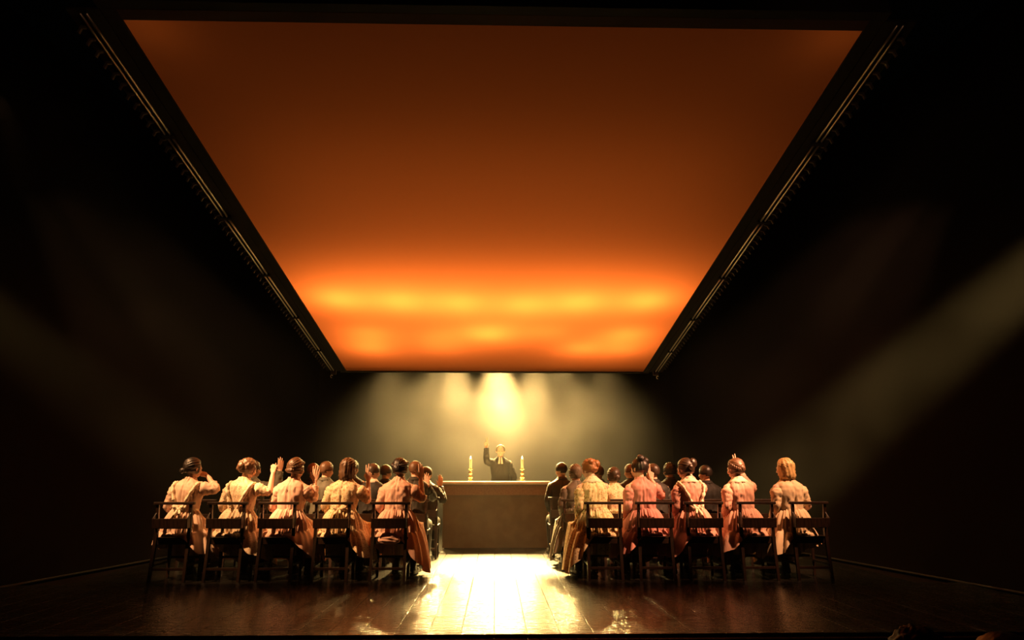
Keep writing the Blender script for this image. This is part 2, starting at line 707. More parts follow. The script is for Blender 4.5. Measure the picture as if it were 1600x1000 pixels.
for side in (-1, 1):
    panel_box('frame_side', 0.11, PLEN + 0.02, BOXH + 0.02, side * (hw + 0.056), PLEN / 2, BOXH / 2 - 0.005, BLACK, ceil)
panel_box('frame_front', PANEL_W + 0.24, 0.08, BOXH + 0.02, 0, -0.05, BOXH / 2 - 0.005, BLACK, ceil)
panel_box('frame_back', PANEL_W + 0.24, 0.06, BOXH + 0.02, 0, PLEN + 0.04, BOXH / 2 - 0.005, BLACK, ceil)
panel_box('lid', PANEL_W + 0.22, PLEN + 0.12, 0.03, 0, PLEN / 2, BOXH + 0.01, BLACK, ceil)
panel_box('hem', PANEL_W, 0.10, 0.006, 0, 0.05, -0.006, mat('amber_hem', (0.035, 0.012, 0.006), 0.9), ceil, 0)
# lamps inside the box
ORANGE = (1.0, 0.20, 0.026)


def s_of(y_px):
    q = 1177 + (y_px - 22) / 558 * (463 - 1177)
    z = F * PANEL_W / q
    z0, z1 = ZF, ZB
    return (z - z0) / (z1 - z0) * PLEN


def soft_panel(x, s, h, sx, ss, watts):
    d = bpy.data.lights.new('ceiling_softlight', 'AREA')
    d.shape = 'RECTANGLE'
    d.size, d.size_y = sx, ss
    d.energy = watts
    d.color = ORANGE
    o = bpy.data.objects.new('ceiling_softlight', d)
    COL.objects.link(o)
    o.location = on_panel(x, s, h)
    o.rotation_euler = ROT_P.to_euler()


for x, yp, wt in ((-2.2, 468, 36), (-1.35, 470, 36), (-0.5, 472, 34), (0.42, 474, 32), (1.2, 470, 36), (2.15, 468, 36),
                  (-2.0, 522, 18), (-0.9, 524, 10), (-0.1, 520, 38), (0.8, 518, 12), (2.1, 522, 24), (-2.1, 543, 22), (-0.9, 541, 12), (1.45, 543, 20), (2.15, 543, 16)):
    bulb('ceiling_bulb', on_panel(x, s_of(yp), 0.47), wt, ORANGE, 0.15)
soft_panel(0, s_of(445), 0.9, 5.0, 1.2, 23)
soft_panel(0, s_of(310), 0.9, 4.6, 2.0, 5.0)
soft_panel(0, s_of(220), 0.9, 5.0, 4.0, 2.0)
panel_box('shade_board', PANEL_W, 0.02, BOXH - 0.13, 0, PLEN - 0.45, BOXH / 2 + 0.065, BLACK, ceil, 0)  # unseen board added to shade the rear strip of the fabric
for x in (-2.6, 2.6):
    bulb('ceiling_bulb', on_panel(x, 0.15, 0.35), 0.5, ORANGE, 0.1)


# rails along both long sides of the ceiling
def rail_side(side):
    t = empty('rail', on_panel(side * (hw + 0.2), 0, -0.03))
    tag(t, 'slim metal rails edging the amber ceiling on the ' + ('curly haired woman' if side < 0 else 'blonde woman') + '\'s side', 'rail', 'rails flanking the amber ceiling')
    o0 = t.location

    def loc(x, s, h):
        return on_panel(side * (hw + x), s, h) - o0
    seg = 1.42
    s = 0.02
    i = 0
    starts = []
    while s < PLEN - 0.15:
        e = min(s + seg, PLEN - 0.1)
        starts.append((s, e))
        s = e + 0.045
    for (a, b) in starts:
        for x, r in ((0.215, 0.011), (0.262, 0.010)):
            P = [loc(x, a + (b - a) * k / 6, -0.03) for k in range(7)]
            V, Fc = tube(P, r, 8)
            obj('rail_tube', new_mesh('rt', V, Fc), STEEL, t)
        obj('coupler', box_mesh('cp', (0.11, 0.05, 0.03), loc(0.235, b + 0.022, -0.03), 0.004, ROT_P), BLACK, t)
    obj('backing', box_mesh('bk', (0.24, PLEN, 0.02), loc(0.24, PLEN / 2, 0.0), 0.003, ROT_P), BLACK, t)
    hm = prism_mesh('hk', [(-0.012, 0, 0), (0.03, 0, 0), (0.05, 0, -0.05), (0.035, 0, -0.06), (0.02, 0, -0.02), (-0.012, 0, -0.015)], (0, 0.02, 0))
    hm.materials.append(DARKSTEEL)
    n = 66
    for k in range(n):
        h = obj('hook', hm, None, t)
        h.location = loc(0.30, 0.15 + (PLEN - 0.4) * k / n, -0.02)
        h.scale = (side, 1, 1)
    # end fittings
    obj('end_bracket', box_mesh('eb', (0.1, 0.05, 0.08), loc(0.22, PLEN - 0.06, -0.05), 0.006, ROT_P), DARKSTEEL, t)
    for x, h in ((0.20, -0.05), (0.25, -0.13)):
        P = [loc(x, PLEN - 0.06, h) + Vector((0.018 * math.cos(u), 0, 0.026 * math.sin(u))) for u in np.linspace(0.4, 5.2, 12)]
        V, Fc = tube(P, 0.006, 6)
        obj('shackle', new_mesh('sh', V, Fc), STEEL, t)
    return t


rail_side(-1)
rail_side(1)

# the haze that fills the stage
hp = [(3.2, 0.005), (BACK - 0.02, 0.005), (BACK - 0.02, 5.6), (PB.y + 0.12, 5.6), (PB.y + 0.12, PB.z - 0.09)]
zz = PF.z - 0.12 + (PF.y - 3.2) * (-PE.z / PE.y)
hp.append((3.2, zz))
hv = []
for sgn in (-1, 1):
    for (Y, Z) in hp:
        hv.append((sgn * (min(wall_x(max(Y, FRONT)), 5.2) - 0.02), Y, Z))
n = len(hp)
hf = [tuple(range(n)), tuple(reversed(range(n, 2 * n)))] + [(i, i + n, (i + 1) % n + n, (i + 1) % n) for i in range(n)]
bm = bmesh.new()
bvs = [bm.verts.new(p) for p in hv]
for f in hf:
    bm.faces.new([bvs[i] for i in f])
bmesh.ops.triangulate(bm, faces=bm.faces[:])
bmesh.ops.recalc_face_normals(bm, faces=bm.faces[:])
hm = bpy.data.meshes.new('haze')
bm.to_mesh(hm)
bm.free()
haze = obj('haze', hm, layered_haze(0.0014, -0.10, (1.0, 0.97, 0.9), 2.8, 4.3))
tag(haze, 'thin stage haze catching the beams of light across the whole stage', 'haze', kind='stuff')
prof = [(12.3, 0.006), (BACK - 0.03, 0.006), (BACK - 0.03, 5.5), (PB.y + 0.14, 5.5), (PB.y + 0.14, PB.z - 0.1), (12.3, PB.z - 0.1)]
bm = bmesh.new()
fv = [[bm.verts.new((sg * (wall_x(Y) - 0.05), Y, Z)) for Y, Z in prof] for sg in (-1, 1)]
bm.faces.new(fv[0])
bm.faces.new(fv[1])
for k in range(6):
    bm.faces.new((fv[0][k], fv[0][(k + 1) % 6], fv[1][(k + 1) % 6], fv[1][k]))
bmesh.ops.triangulate(bm, faces=bm.faces[:])
bmesh.ops.recalc_face_normals(bm, faces=bm.faces[:])
fm = bpy.data.meshes.new('fog')
bm.to_mesh(fm)
bm.free()
FC = Vector((0.1, 14.2, 1.75))
for v in fm.vertices:
    v.co -= FC
fog = obj('haze', fm, fog_material(0.088, 0.30, (1.0, 0.97, 0.9)))
fog.location = FC
tag(fog, 'dense glowing haze hanging behind the altar under the back lights', 'haze', kind='stuff')

# ------------------------------------------------------------------ altar and candlesticks
AF = ground(774, 857).y
ax0, ax1 = at_y(692, 800, AF).x, at_y(857, 800, AF).x
AW, AX, AD, AH = ax1 - ax0, (ax0 + ax1) / 2, 0.85, 1.05
altar = empty('altar', (AX, AF + AD / 2, 0))
tag(altar, 'long altar draped in brown cloth with a white linen top', 'altar')
obj('body', box_mesh('ab', (AW - 0.05, AD - 0.06, AH - 0.03), (0, 0, (AH - 0.03) / 2), 0.006), WOOD, altar)
obj('top_slab', box_mesh('at', (AW + 0.02, AD + 0.02, 0.03), (0, 0, AH - 0.02), 0.005), WOOD, altar)


def cloth_sheet(w, h, z1, y, folds, amp, seed):
    nx, nz_ = 70, 10
    V, Fc = [], []
    for k in range(2):
        for i in range(nz_ + 1):
            for j in range(nx + 1):
                x = -w / 2 + w * j / nx
                z = z1 - h * i / nz_
                d = amp * (0.3 + 0.7 * i / nz_) * (math.sin(folds * x + 1.5 * noise.noise((x * 2, seed, 0))) + 0.6 * noise.noise((x * 5, seed, z)))
                V.append((x, y + d + k * 0.006, z))
    m = nx + 1
    o = (nz_ + 1) * m
    for i in range(nz_):
        for j in range(nx):
            a = i * m + j
            Fc.append((a, a + m, a + m + 1, a + 1))
            Fc.append((o + a, o + a + 1, o + a + m + 1, o + a + m))
    return new_mesh('cloth', V, Fc)


obj('frontal', cloth_sheet(AW, AH - 0.025, AH - 0.015, -AD / 2 - 0.012, 11, 0.008, 3), FRONTAL, altar)
obj('frontal_band', cloth_sheet(AW + 0.01, 0.20, AH - 0.012, -AD / 2 - 0.028, 8, 0.003, 5), SUPER, altar)
obj('linen', box_mesh('al', (AW + 0.06, AD + 0.07, 0.012), (0, 0, AH + 0.001), 0.005), LINEN, altar)
V, Fc = tube([(-AW / 2 - 0.03 + (AW + 0.06) * k / 8, -AD / 2 - 0.034, AH - 0.018) for k in range(9)], 0.028, 16)
obj('linen_edge', new_mesh('le', V, Fc), LINEN, altar)


def lathe(profile, n=20):
    a = np.linspace(0, 2 * PI, n, endpoint=False)
    rings = [np.stack([r * np.cos(a), r * np.sin(a), np.full(n, z)], 1) for r, z in profile]
    return loft(rings)


for px in (735, 816):
    q = at_y(px, 752, AF + 0.33)
    c = empty('candlestick', (q.x, AF + 0.33, AH + 0.007))
    tag(c, 'brass candlestick with a lit candle on the altar, beside the priest\'s ' + ('raised hand' if px < 774 else 'lowered arm'), 'candlestick', 'pair of altar candlesticks')
    V, Fc = lathe([(0.050, 0), (0.052, 0.008), (0.036, 0.02), (0.016, 0.03), (0.016, 0.04)])
    obj('base', new_mesh('cb', V, Fc), BRASS, c)
    V, Fc = lathe([(0.016, 0.038), (0.030, 0.05), (0.042, 0.068), (0.034, 0.086), (0.016, 0.098), (0.014, 0.108), (0.027, 0.122), (0.034, 0.136),
                   (0.026, 0.15), (0.013, 0.16), (0.012, 0.185), (0.022, 0.19)])
    obj('stem', new_mesh('cs', V, Fc), BRASS, c)
    V, Fc = lathe([(0.018, 0.188), (0.040, 0.196), (0.043, 0.204), (0.038, 0.206), (0.02, 0.2)])
    obj('drip_pan', new_mesh('cd', V, Fc), BRASS, c)
    V, Fc = lathe([(0.023, 0.2), (0.023, 0.365), (0.019, 0.374), (0.008, 0.371)])
    obj('candle', new_mesh('cc', V, Fc), WAX, c)
    V, Fc = lathe([(0.003, 0.37), (0.011, 0.382), (0.012, 0.393), (0.007, 0.410), (0.002, 0.425)], 10)
    obj('flame', new_mesh('cf', V, Fc), FLAME, c)

# ------------------------------------------------------------------ chapel chair
CH = {}


def build_chair_meshes():
    post = {}
    for s in (-1, 1):
        P = [(s * 0.186, -0.245, 0), (s * 0.182, -0.215, 0.25), (s * 0.18, -0.195, 0.45), (s * 0.18, -0.20, 0.62), (s * 0.181, -0.225, 0.82)]
        rings = []
        for (x, y, z), w, d in zip(P, (0.028, 0.032, 0.036, 0.034, 0.030), (0.030, 0.036, 0.042, 0.036, 0.028)):
            rings.append(np.array([(x - w / 2, y - d / 2, z), (x + w / 2, y - d / 2, z), (x + w / 2, y + d / 2, z), (x - w / 2, y + d / 2, z)]))
        V, Fc = loft(rings)
        post[s] = new_mesh('post', V, Fc, False)
    CH['back_post'] = [post[-1], post[1]]
    CH['leg'] = [box_mesh('leg', (0.036, 0.036, 0.44), (s * 0.178, 0.185, 0.22), 0.004, taper=0.8) for s in (-1, 1)]
    bm = bmesh.new()
    seat = box_mesh('seat', (0.415, 0.415, 0.026), (0, 0.0, 0.452), 0.008)
    CH['seat'] = [seat]
    CH['crest_rail'] = [box_mesh('crest', (0.445, 0.048, 0.030), (0, -0.226, 0.828), 0.007)]
    CH['back_rail'] = [box_mesh('brail', (0.34, 0.018, 0.06), (0, -0.205, 0.585), 0.004)]
    CH['book_box'] = [box_mesh('bb', (0.372, 0.014, 0.105), (0, -0.305, 0.617), 0.004, Matrix.Rotation(R(6), 3, 'X'))]
    CH['box_shelf'] = [box_mesh('bs', (0.36, 0.085, 0.012), (0, -0.258, 0.572), 0.003)]
    CH['box_side'] = [prism_mesh('bsd', [(s * 0.186 - 0.006, -0.205, 0.565), (s * 0.186 - 0.006, -0.298, 0.566), (s * 0.186 - 0.006, -0.312, 0.67),
                                         (s * 0.186 - 0.006, -0.29, 0.68), (s * 0.186 - 0.006, -0.215, 0.74)], (0.012, 0, 0), 0.002) for s in (-1, 1)]
    CH['seat_rail'] = [box_mesh('sr', (0.33, 0.02, 0.05), (0, -0.198, 0.415), 0.003), box_mesh('sr', (0.33, 0.02, 0.05), (0, 0.185, 0.415), 0.003),
                       box_mesh('sr', (0.02, 0.36, 0.05), (-0.178, 0, 0.415), 0.003), box_mesh('sr', (0.02, 0.36, 0.05), (0.178, 0, 0.415), 0.003)]
    CH['stretcher'] = [box_mesh('st', (0.345, 0.018, 0.028), (0, -0.232, 0.135), 0.003), box_mesh('st', (0.335, 0.018, 0.026), (0, 0.186, 0.22), 0.003),
                       box_mesh('st', (0.018, 0.41, 0.026), (-0.180, -0.02, 0.17), 0.003), box_mesh('st', (0.018, 0.41, 0.026), (0.180, -0.02, 0.17), 0.003)]
    for k, ms in CH.items():
        for m in ms:
            if not len(m.materials):
                m.materials.append(WOOD)


build_chair_meshes()


def chair(x, y, label, rz=0.0, group='chapel chairs facing the altar'):
    c = empty('chapel_chair', (x, y, 0), rz)
    tag(c, label, 'chair', group)
    for name, ms in CH.items():
        for m in ms:
            obj(name, m, None, c)
    return c


# ------------------------------------------------------------------ people
HANDS = {}


def hand_mesh(pose, right, voxel=0.0048):
    key = (pose, right, voxel)
    if key in HANDS:
        return HANDS[key]
    # fingers along +Y, palm faces -Z, thumb on -X for a right hand
    parts = [capsule((0, -0.05, 0), (0, 0.01, 0), 0.024, 0.023)]
    base = [(-0.031, 0.088, 0.0), (-0.0105, 0.094, 0.002), (0.0105, 0.090, 0.001), (0.030, 0.080, -0.002)]
    lens = [(0.042, 0.026, 0.022), (0.046, 0.029, 0.023), (0.042, 0.027, 0.022), (0.033, 0.021, 0.019)]
    curls = {'flat': [(4, 6, 5), (3, 5, 5), (4, 7, 6), (6, 9, 7)],
             'oath': [(4, 4, 3), (3, 4, 3), (78, 85, 50), (80, 85, 50)],
             'relax': [(22, 28, 18), (26, 32, 20), (30, 34, 20), (34, 36, 22)],
             'fist': [(60, 62, 35), (72, 80, 45), (78, 85, 50), (80, 88, 50)]}[pose]
    spread = {'oath': (2.5, -2.5, -2, -6)}.get(pose, (4, 1, -2, -6))
    for b, L, cu, sp in zip(base, lens, curls, spread):
        parts.append(capsule((b[0] * 0.5, 0.012, 0), b, 0.013, 0.0115, 8))
        p = np.array(b)
        ang = 0.0
        r = 0.0098
        for l, c in zip(L, cu):
            ang += R(c)
            d = np.array((math.sin(R(sp)) * -1.0 * math.cos(ang), math.cos(R(sp)) * math.cos(ang), -math.sin(ang)))
            q = p + d * l
            parts.append(capsule(p, q, r, r * 0.9, 8))
            p, r = q, r * 0.9
    parts.append(sphere((0, 0.05, -0.002), (0.036, 0.045, 0.012)))
    if pose in ('oath', 'fist'):
        th = [(-0.022, 0.022, -0.006), (-0.042, 0.052, -0.022), (-0.03, 0.078, -0.034), (-0.008, 0.088, -0.036)]
    else:
        th = [(-0.022, 0.022, -0.004), (-0.046, 0.052, -0.012), (-0.058, 0.082, -0.016), (-0.062, 0.104, -0.016)]
    for a, b, r in zip(th[:-1], th[1:], (0.0135, 0.0115, 0.010)):
        parts.append(capsule(a, b, r, r * 0.92, 8))
    V, Fc = remesh(parts, voxel, 1)
    if not right:
        V = V * np.array((-1, 1, 1))
        Fc = [tuple(reversed(f)) for f in Fc]
    HANDS[key] = (V, Fc)
    return HANDS[key]


def put_hand(pose, right, wrist, direction, palm, voxel=0.0048):
    V, Fc = hand_mesh(pose, right, voxel)
    y = Vector(direction).normalized()
    z = -Vector(palm)
    z = (z - y * z.dot(y)).normalized()
    x = y.cross(z)
    M = np.array(Matrix((x, y, z)).transposed())
    return V @ M.T + np.array(wrist), Fc


class Pose:
    def __init__(s, lean=3, side=0, twist=0, head=(0, 0, 0), up=0.0):
        s.M = np.array(Matrix.Rotation(R(twist), 3, 'Z') @ Matrix.Rotation(R(side), 3, 'Y') @ Matrix.Rotation(R(-lean), 3, 'X'))
        s.pv = np.array((0, 0, 0.58))
        s.up = up
        # head: yaw (+ turns to the left), pitch (+ looks down), roll
        s.H = s.M @ np.array(Matrix.Rotation(R(head[0]), 3, 'Z') @ Matrix.Rotation(R(-head[1]), 3, 'X') @ Matrix.Rotation(R(head[2]), 3, 'Y'))
        s.nb0 = np.array((0, -0.012, 1.10))

    def torso(s, V):
        V = np.atleast_2d(np.asarray(V, float))
        w = sstep(0.56, 0.84, V[:, 2])[:, None]
        T = (V - s.pv) @ s.M.T + s.pv
        return V * (1 - w) + T * w + np.array((0, 0, s.up))

    def head(s, V):
        V = np.atleast_2d(np.asarray(V, float))
        nb = s.torso(s.nb0)[0]
        return (V - s.nb0) @ s.H.T + nb


def build_body(person, P, arms, male, hero, standing, legyaw=0.0):
    vox = 0.0095 if hero else 0.014
    parts = []

    def T(p):
        return P.torso(p)[0]
    k = 1.06 if male else 1.0

    def ell(c, r):
        V, Fc = sphere(c, r)
        parts.append((P.torso(V), Fc))
    ell((0, 0.0, 0.55), (0.145 * k, 0.10, 0.10))
    ell((0, -0.003, 0.70), (0.112 * k, 0.082, 0.13))
    ell((0, -0.008, 0.90), (0.140 * k, 0.092, 0.165))
    parts.append(capsule(T((-0.12 * k, -0.012, 1.015)), T((0.12 * k, -0.012, 1.015)), 0.05, 0.05))
    # neck and head
    nr = 0.054 if male else 0.046
    parts.append(capsule(T((0, -0.018, 1.02)), P.head((0, -0.008, 1.17))[0], nr, nr * 0.95, 14))

    def hel(c, r):
        V, Fc = sphere(c, r, 18, 14)
        parts.append((P.head(V), Fc))

    def hcap(a, b, r0, r1):
        parts.append(capsule(P.head(a)[0], P.head(b)[0], r0, r1, 8))
    hel((0, -0.012, 1.25), (0.074, 0.092, 0.085))
    hel((0, 0.028, 1.21), (0.062, 0.062, 0.088))
    hel((0, 0.048, 1.155), (0.040, 0.038, 0.030))
    hcap((0, 0.088, 1.225), (0, 0.106, 1.19), 0.009, 0.014)
    hcap((-0.035, 0.078, 1.238), (0.035, 0.078, 1.238), 0.011, 0.011)
    hcap((-0.018, 0.085, 1.160), (0.018, 0.085, 1.160), 0.009, 0.009)
    for s in (-1, 1):
        hel((s * 0.076, -0.004, 1.212), (0.012, 0.019, 0.031))
        hel((s * 0.042, 0.062, 1.195), (0.022, 0.022, 0.022))
    # arms
    ends = []
    for s, (el, wr, hd, pn, pose) in arms.items():
        sh = T((s * 0.155 * k, -0.012, 1.005))
        parts.append(capsule(sh, el, 0.046 * k, 0.037 * k))
        parts.append(capsule(el, wr, 0.037 * k, 0.025 * k))
        ends.append(put_hand(pose, s > 0, wr, hd, pn, 0.0048 if hero else 0.0065))
    # legs
    legs = {}
    cy, sy = math.cos(legyaw), math.sin(legyaw)
    for s in (-1, 1):
        if standing:
            hip, kn, an = (s * 0.088, 0, 0.53 + P.up), (s * 0.092, 0.015, 0.49), (s * 0.095, 0, 0.085)
            toe = (s * 0.115, 0.15, 0.035)
        else:
            hip, kn, an = (s * 0.088, 0, 0.545), (s * 0.105, 0.40, 0.505), (s * 0.10, 0.36, 0.085)
            toe = (s * 0.115, 0.50, 0.035)
        parts.append(capsule(hip, kn, 0.080 * k, 0.055 * k))
        parts.append(capsule(kn, an, 0.053 * k, 0.036 * k))
        parts.append(capsule((an[0], an[1] - 0.03, 0.035), toe, 0.034, 0.026))
        legs[s] = (hip, kn, an, toe)
    V, Fc = remesh(parts, vox, 3)
    V, Fc = join([(V, Fc)] + ends)
    obj('body', new_mesh('body', V, Fc), SKIN, person)
    return legs


def torso_cloth(table, P, n=64, rows=34, seed=0.0, wr=0.006, seam=True, gather=None):
    tz = [t[0] for t in table]
    zs = np.linspace(tz[0], tz[-1], rows)
    a = np.linspace(0, 2 * PI, n, endpoint=False)
    rings = []
    for z in zs:
        rx, ry, yc = (np.interp(z, tz, [t[i] for t in table]) for i in (1, 2, 3))
        e = 2.5
        c, s_ = np.cos(a), np.sin(a)
        rr = (np.abs(c / rx) ** e + np.abs(s_ / ry) ** e) ** (-1 / e)
        ring = np.stack([rr * c, rr * s_ + yc, np.full(n, z)], 1)
        d = np.empty(n)
        for j in range(n):
            p = ring[j]
            # drapery: diagonal and cross folds
            f = abs(noise.noise((p[0] * 24 + seed, p[1] * 24, p[2] * 9 + abs(p[0]) * 14)))
            f2 = noise.noise((p[0] * 22 + seed, p[1] * 22, p[2] * 14 + seed))
            d[j] = wr * (1.2 - 4.0 * f) + wr * 0.7 * f2
            if gather is not None:
                g = math.exp(-((z - gather) / 0.035) ** 2)
                d[j] += 0.004 * g * math.sin(a[j] * 34 + 2 * noise.noise((p[0] * 20, seed, 0)))
            if seam:
                da = (a[j] - 1.5 * PI)
                d[j] -= 0.012 * math.exp(-(da / 0.06) ** 2)
        ring[:, 0] += d * c
        ring[:, 1] += d * s_
        rings.append(ring)
    V, Fc = loft(rings)
    return P.torso(V), Fc


BODICE = [(0.70, 0.150, 0.118, 0), (0.755, 0.138, 0.106, -0.004), (0.84, 0.150, 0.114, -0.006), (0.92, 0.160, 0.121, -0.010),
          (0.98, 0.164, 0.119, -0.014), (1.02, 0.156, 0.106, -0.015), (1.05, 0.136, 0.090, -0.015), (1.078, 0.098, 0.074, -0.014),
          (1.10, 0.068, 0.062, -0.012), (1.125, 0.057, 0.056, -0.010)]
JACKET = [(0.47, 0.205, 0.155, 0.0), (0.56, 0.195, 0.145, 0), (0.66, 0.175, 0.128, 0), (0.76, 0.166, 0.122, -0.004), (0.86, 0.176, 0.126, -0.008), (0.94, 0.188, 0.130, -0.012),
          (1.00, 0.194, 0.124, -0.016), (1.035, 0.182, 0.108, -0.016), (1.062, 0.145, 0.092, -0.016), (1.085, 0.105, 0.078, -0.014),
          (1.105, 0.078, 0.070, -0.012)]
COAT = [(0.30, 0.235, 0.185, 0.0), (0.47, 0.215, 0.165, 0.0)] + JACKET[1:]


def sleeve(P, s, arm, mode, seed, cover=1.0):
    el, wr = arm[0], arm[1]
    sh = P.torso((s * 0.140, -0.012, 1.0))[0]
    path = bend(sh, el, np.array(wr) + (np.array(wr) - np.array(el)) * 0.0, 30)
    m = max(6, int(len(path) * cover))
    path = path[:m]
    t = np.linspace(0, cover, m)
    if mode == 'puff':
        rad = np.interp(t, [0, 0.05, 0.14, 0.24, 0.36, 0.5, 0.62, 0.9, 0.97, 1.0], [0.050, 0.070, 0.078, 0.068, 0.056, 0.050, 0.047, 0.039, 0.034, 0.037])
        wr_a = 0.008
    elif mode == 'plain':
        rad = np.interp(t, [0, 0.1, 0.3, 0.5, 0.8, 1.0], [0.062, 0.070, 0.062, 0.054, 0.047, 0.040])
        wr_a = 0.008
    else:
        rad = np.interp(t, [0, 0.08, 0.3, 0.5, 0.8, 1.0], [0.066, 0.074, 0.066, 0.059, 0.050, 0.044])
        wr_a = 0.008
    if cover < 0.99:
        rad[-1] *= 1.10
        rad[-3] *= 0.93

    def fn(u, a, p):
        out = np.empty(len(a))
        for j, aa in enumerate(a):
            q = (u * 13 + seed, math.cos(aa) * 1.2 + seed, math.sin(aa) * 1.2)
            f = abs(noise.noise(q))
            out[j] = wr_a * (0.9 - 3.6 * f)
            if mode == 'puff':
                out[j] += 0.0055 * math.sin(aa * 13 + seed) * math.exp(-((u * cover - 0.06) / 0.10) ** 2)
        return out
    return tube(path, rad, 28, fn)


def skirt(P, seed, drape, back_drop=0.0):
    """drape = (left hem height, right hem height)"""
    n, r1, r2 = 120, 16, 16
    a = np.linspace(0, 2 * PI, n, endpoint=False)
    c, s_ = np.cos(a), np.sin(a)
    wf = np.clip(s_, 0, 1)          # front weight
    wb = np.clip(-s_, 0, 1)
    wl, wr_ = np.clip(-c, 0, 1), np.clip(c, 0, 1)
    Sx = np.where(c > 0, 0.222 + 0.022 * (drape[1] < 0.3), 0.222 + 0.022 * (drape[0] < 0.3))
    Fy = np.where(s_ > 0, 0.50, 0.165)
    e = 2.9
    Rr = (np.abs(c / Sx) ** e + np.abs(s_ / Fy) ** e) ** (-1 / e)
    e2 = 2.4
    rw = (np.abs(c / 0.133) ** e2 + np.abs(s_ / 0.106) ** e2) ** (-1 / e2)
    zk = 0.555 + 0.035 * wf ** 0.6 - 0.045 * wb ** 0.8
    hem = 0.09 * wf ** 2 + (drape[1] * wr_ ** 2 + drape[0] * wl ** 2) + 0.455 * wb ** 2
    sw = sstep(0.58, 0.92, wb)
    hem = hem * (1 - sw) + (0.462 - back_drop) * sw
    flare = 0.05 * (1 - sw) * np.ones(n)
    flare += 0.075 * wr_ * (drape[1] < 0.3) + 0.075 * wl * (drape[0] < 0.3)
    zw = 0.765
    ph = np.array([1.8 * noise.noise((math.cos(x) * 2.2 + seed, math.sin(x) * 2.2, seed)) for x in a])
    rings = []
    kk = 30
    for i in range(r1 + 1):
        u = i / r1
        cv_r, cv_z = 0.55 * np.sin(u * PI / 2) + 0.45 * u, 0.55 * (1 - np.cos(u * PI / 2)) + 0.45 * u
        fr_r, fr_z = u, 1 - (1 - u) ** 2.2
        w = wf ** 0.6
        r = rw + (Rr - rw) * (cv_r * (1 - w) + fr_r * w)
        z = zw - (zw - zk) * (cv_z * (1 - w) + fr_z * w)
        amp = 0.004 + 0.010 * min(1, u * 1.6)
        d = amp * np.sin(kk * a + 3 * ph) + amp * 0.8 * np.sin(17 * a + 5 * ph + u)
        rings.append(np.stack([(r + d) * c, (r + d) * s_, z + d * 0.5], 1))
    for i in range(1, r2 + 1):
        v = i / r2
        r = Rr + flare * v ** 0.8 + 0.012 * math.sin(v * PI)
        z = zk + (hem - zk) * v
        amp = 0.014 + 0.012 * v
        d = amp * np.sin(18 * a + 3 * ph + 0.6 * v) + amp * 0.7 * np.sin(11 * a + 5 * ph)
        d *= (1 - 0.75 * sw)
        z = z + 0.02 * v * np.sin(7 * a + seed)* (1 - sw)
        rings.append(np.stack([(r + d) * c, (r + d) * s_, z], 1))
    V, Fc = loft(rings, True, False)
    # lower body keeps to the chair, waist follows the torso
    return P.torso(V), Fc


def hair_shell(P, seed, style, size=1.0, axis=(0, -0.8, 0.1), nape=1.165, face=0.035):
    nl, nn = 34, 56
    c = np.array((0, -0.016, 1.247))
    ax = Vector(axis).normalized()
    e1 = ax.orthogonal().normalized()
    e2 = ax.cross(e1)
    rings = []
    for i in range(1, nl):
        t = PI * i / nl
        row = []
        for j in range(nn):
            a = 2 * PI * j / nn
            d = Vector((math.sin(t) * math.cos(a), math.sin(t) * math.sin(a), -math.cos(t)))
            rz = 0.100 if d.z > 0 else (0.215 if style == 'long' else 0.125)
            p = Vector((d.x * 0.090 * size, d.y * 0.109 * size, d.z * rz * size))
            ang = math.atan2(d.dot(e2), d.dot(e1))
            pol = math.acos(max(-1, min(1, d.dot(ax))))
            if style == 'curly':
                f = noise.voronoi(p * 42 + Vector((seed, 0, 0)))[0][0]
                p *= 1.0 + 0.20 * (0.55 - f)
            elif style == 'crop':
                p *= 0.955 + 0.035 * noise.noise(p * 75)
            else:
                rdg = math.sin(20 * ang + 3.0 * noise.noise(p * 9 + Vector((seed, 0, 0)))) * min(1, pol * 1.6)
                p *= 1.0 + 0.06 * rdg + 0.06 * noise.noise(p * 15 + Vector((seed, 2, 1)))
                if style == 'long':
                    sx = 1.0 + 0.05 * math.sin(13 * math.atan2(d.y, d.x) + 22 * p.z + 2 * noise.noise(p * 8)) + (0.16 if d.z < -0.2 else 0.0) * min(1.0, (-d.z - 0.2) * 3)
                    p.x *= sx
                    p.y *= sx
            w = np.array(p) + c
            # hair line: open at the face, ends at the nape
            line = face + 0.35 * max(0.0, w[2] - 1.285)
            cut = max(0.0, w[1] - line) * 6 + max(0.0, (nape + (0.03 if (abs(w[0]) > 0.05 and style == 'crop') else 0)) - w[2]) * (10 if style != 'long' else 20)
            k = 1.0 - min(0.32, cut)
            row.append(c + (w - c) * k)
        rings.append(np.array(row))
    V, Fc = loft(rings)
    return P.head(V), Fc


def bun(P, c, r, seed, coil=True):
    seg, rows = 26, 18
    V, Fc = sphere((0, 0, 0), 1.0, seg, rows)
    out = []
    for v in V:
        a = math.atan2(v[1], v[0])
        p = math.acos(max(-1, min(1, v[2])))
        k = 1 + (0.09 * math.sin(3 * a + 9 * p) if coil else 0.2 * (0.5 - noise.voronoi(Vector(v) * 2.1 + Vector((seed, 0, 0)))[0][0]))
        q = v * k
        out.append((q[0] * r[0], q[2] * r[1], q[1] * r[2]))
    return P.head(np.array(out) + np.array(c)), Fc


def rope(P, pts, r, strands=2, turns=9):
    parts = []
    pts = np.asarray(pts, float)
    fr = frames(pts)
    for k in range(strands):
        Q = []
        for i, p in enumerate(pts):
            u = 2 * PI * (turns * i / len(pts) + k / strands)
            Q.append(p + fr[i][0] * math.cos(u) * r * 0.55 + fr[i][1] * math.sin(u) * r * 0.55)
        parts.append(tube(Q, r * 0.72, 7))
    V, Fc = join(parts)
    return P.head(V), Fc


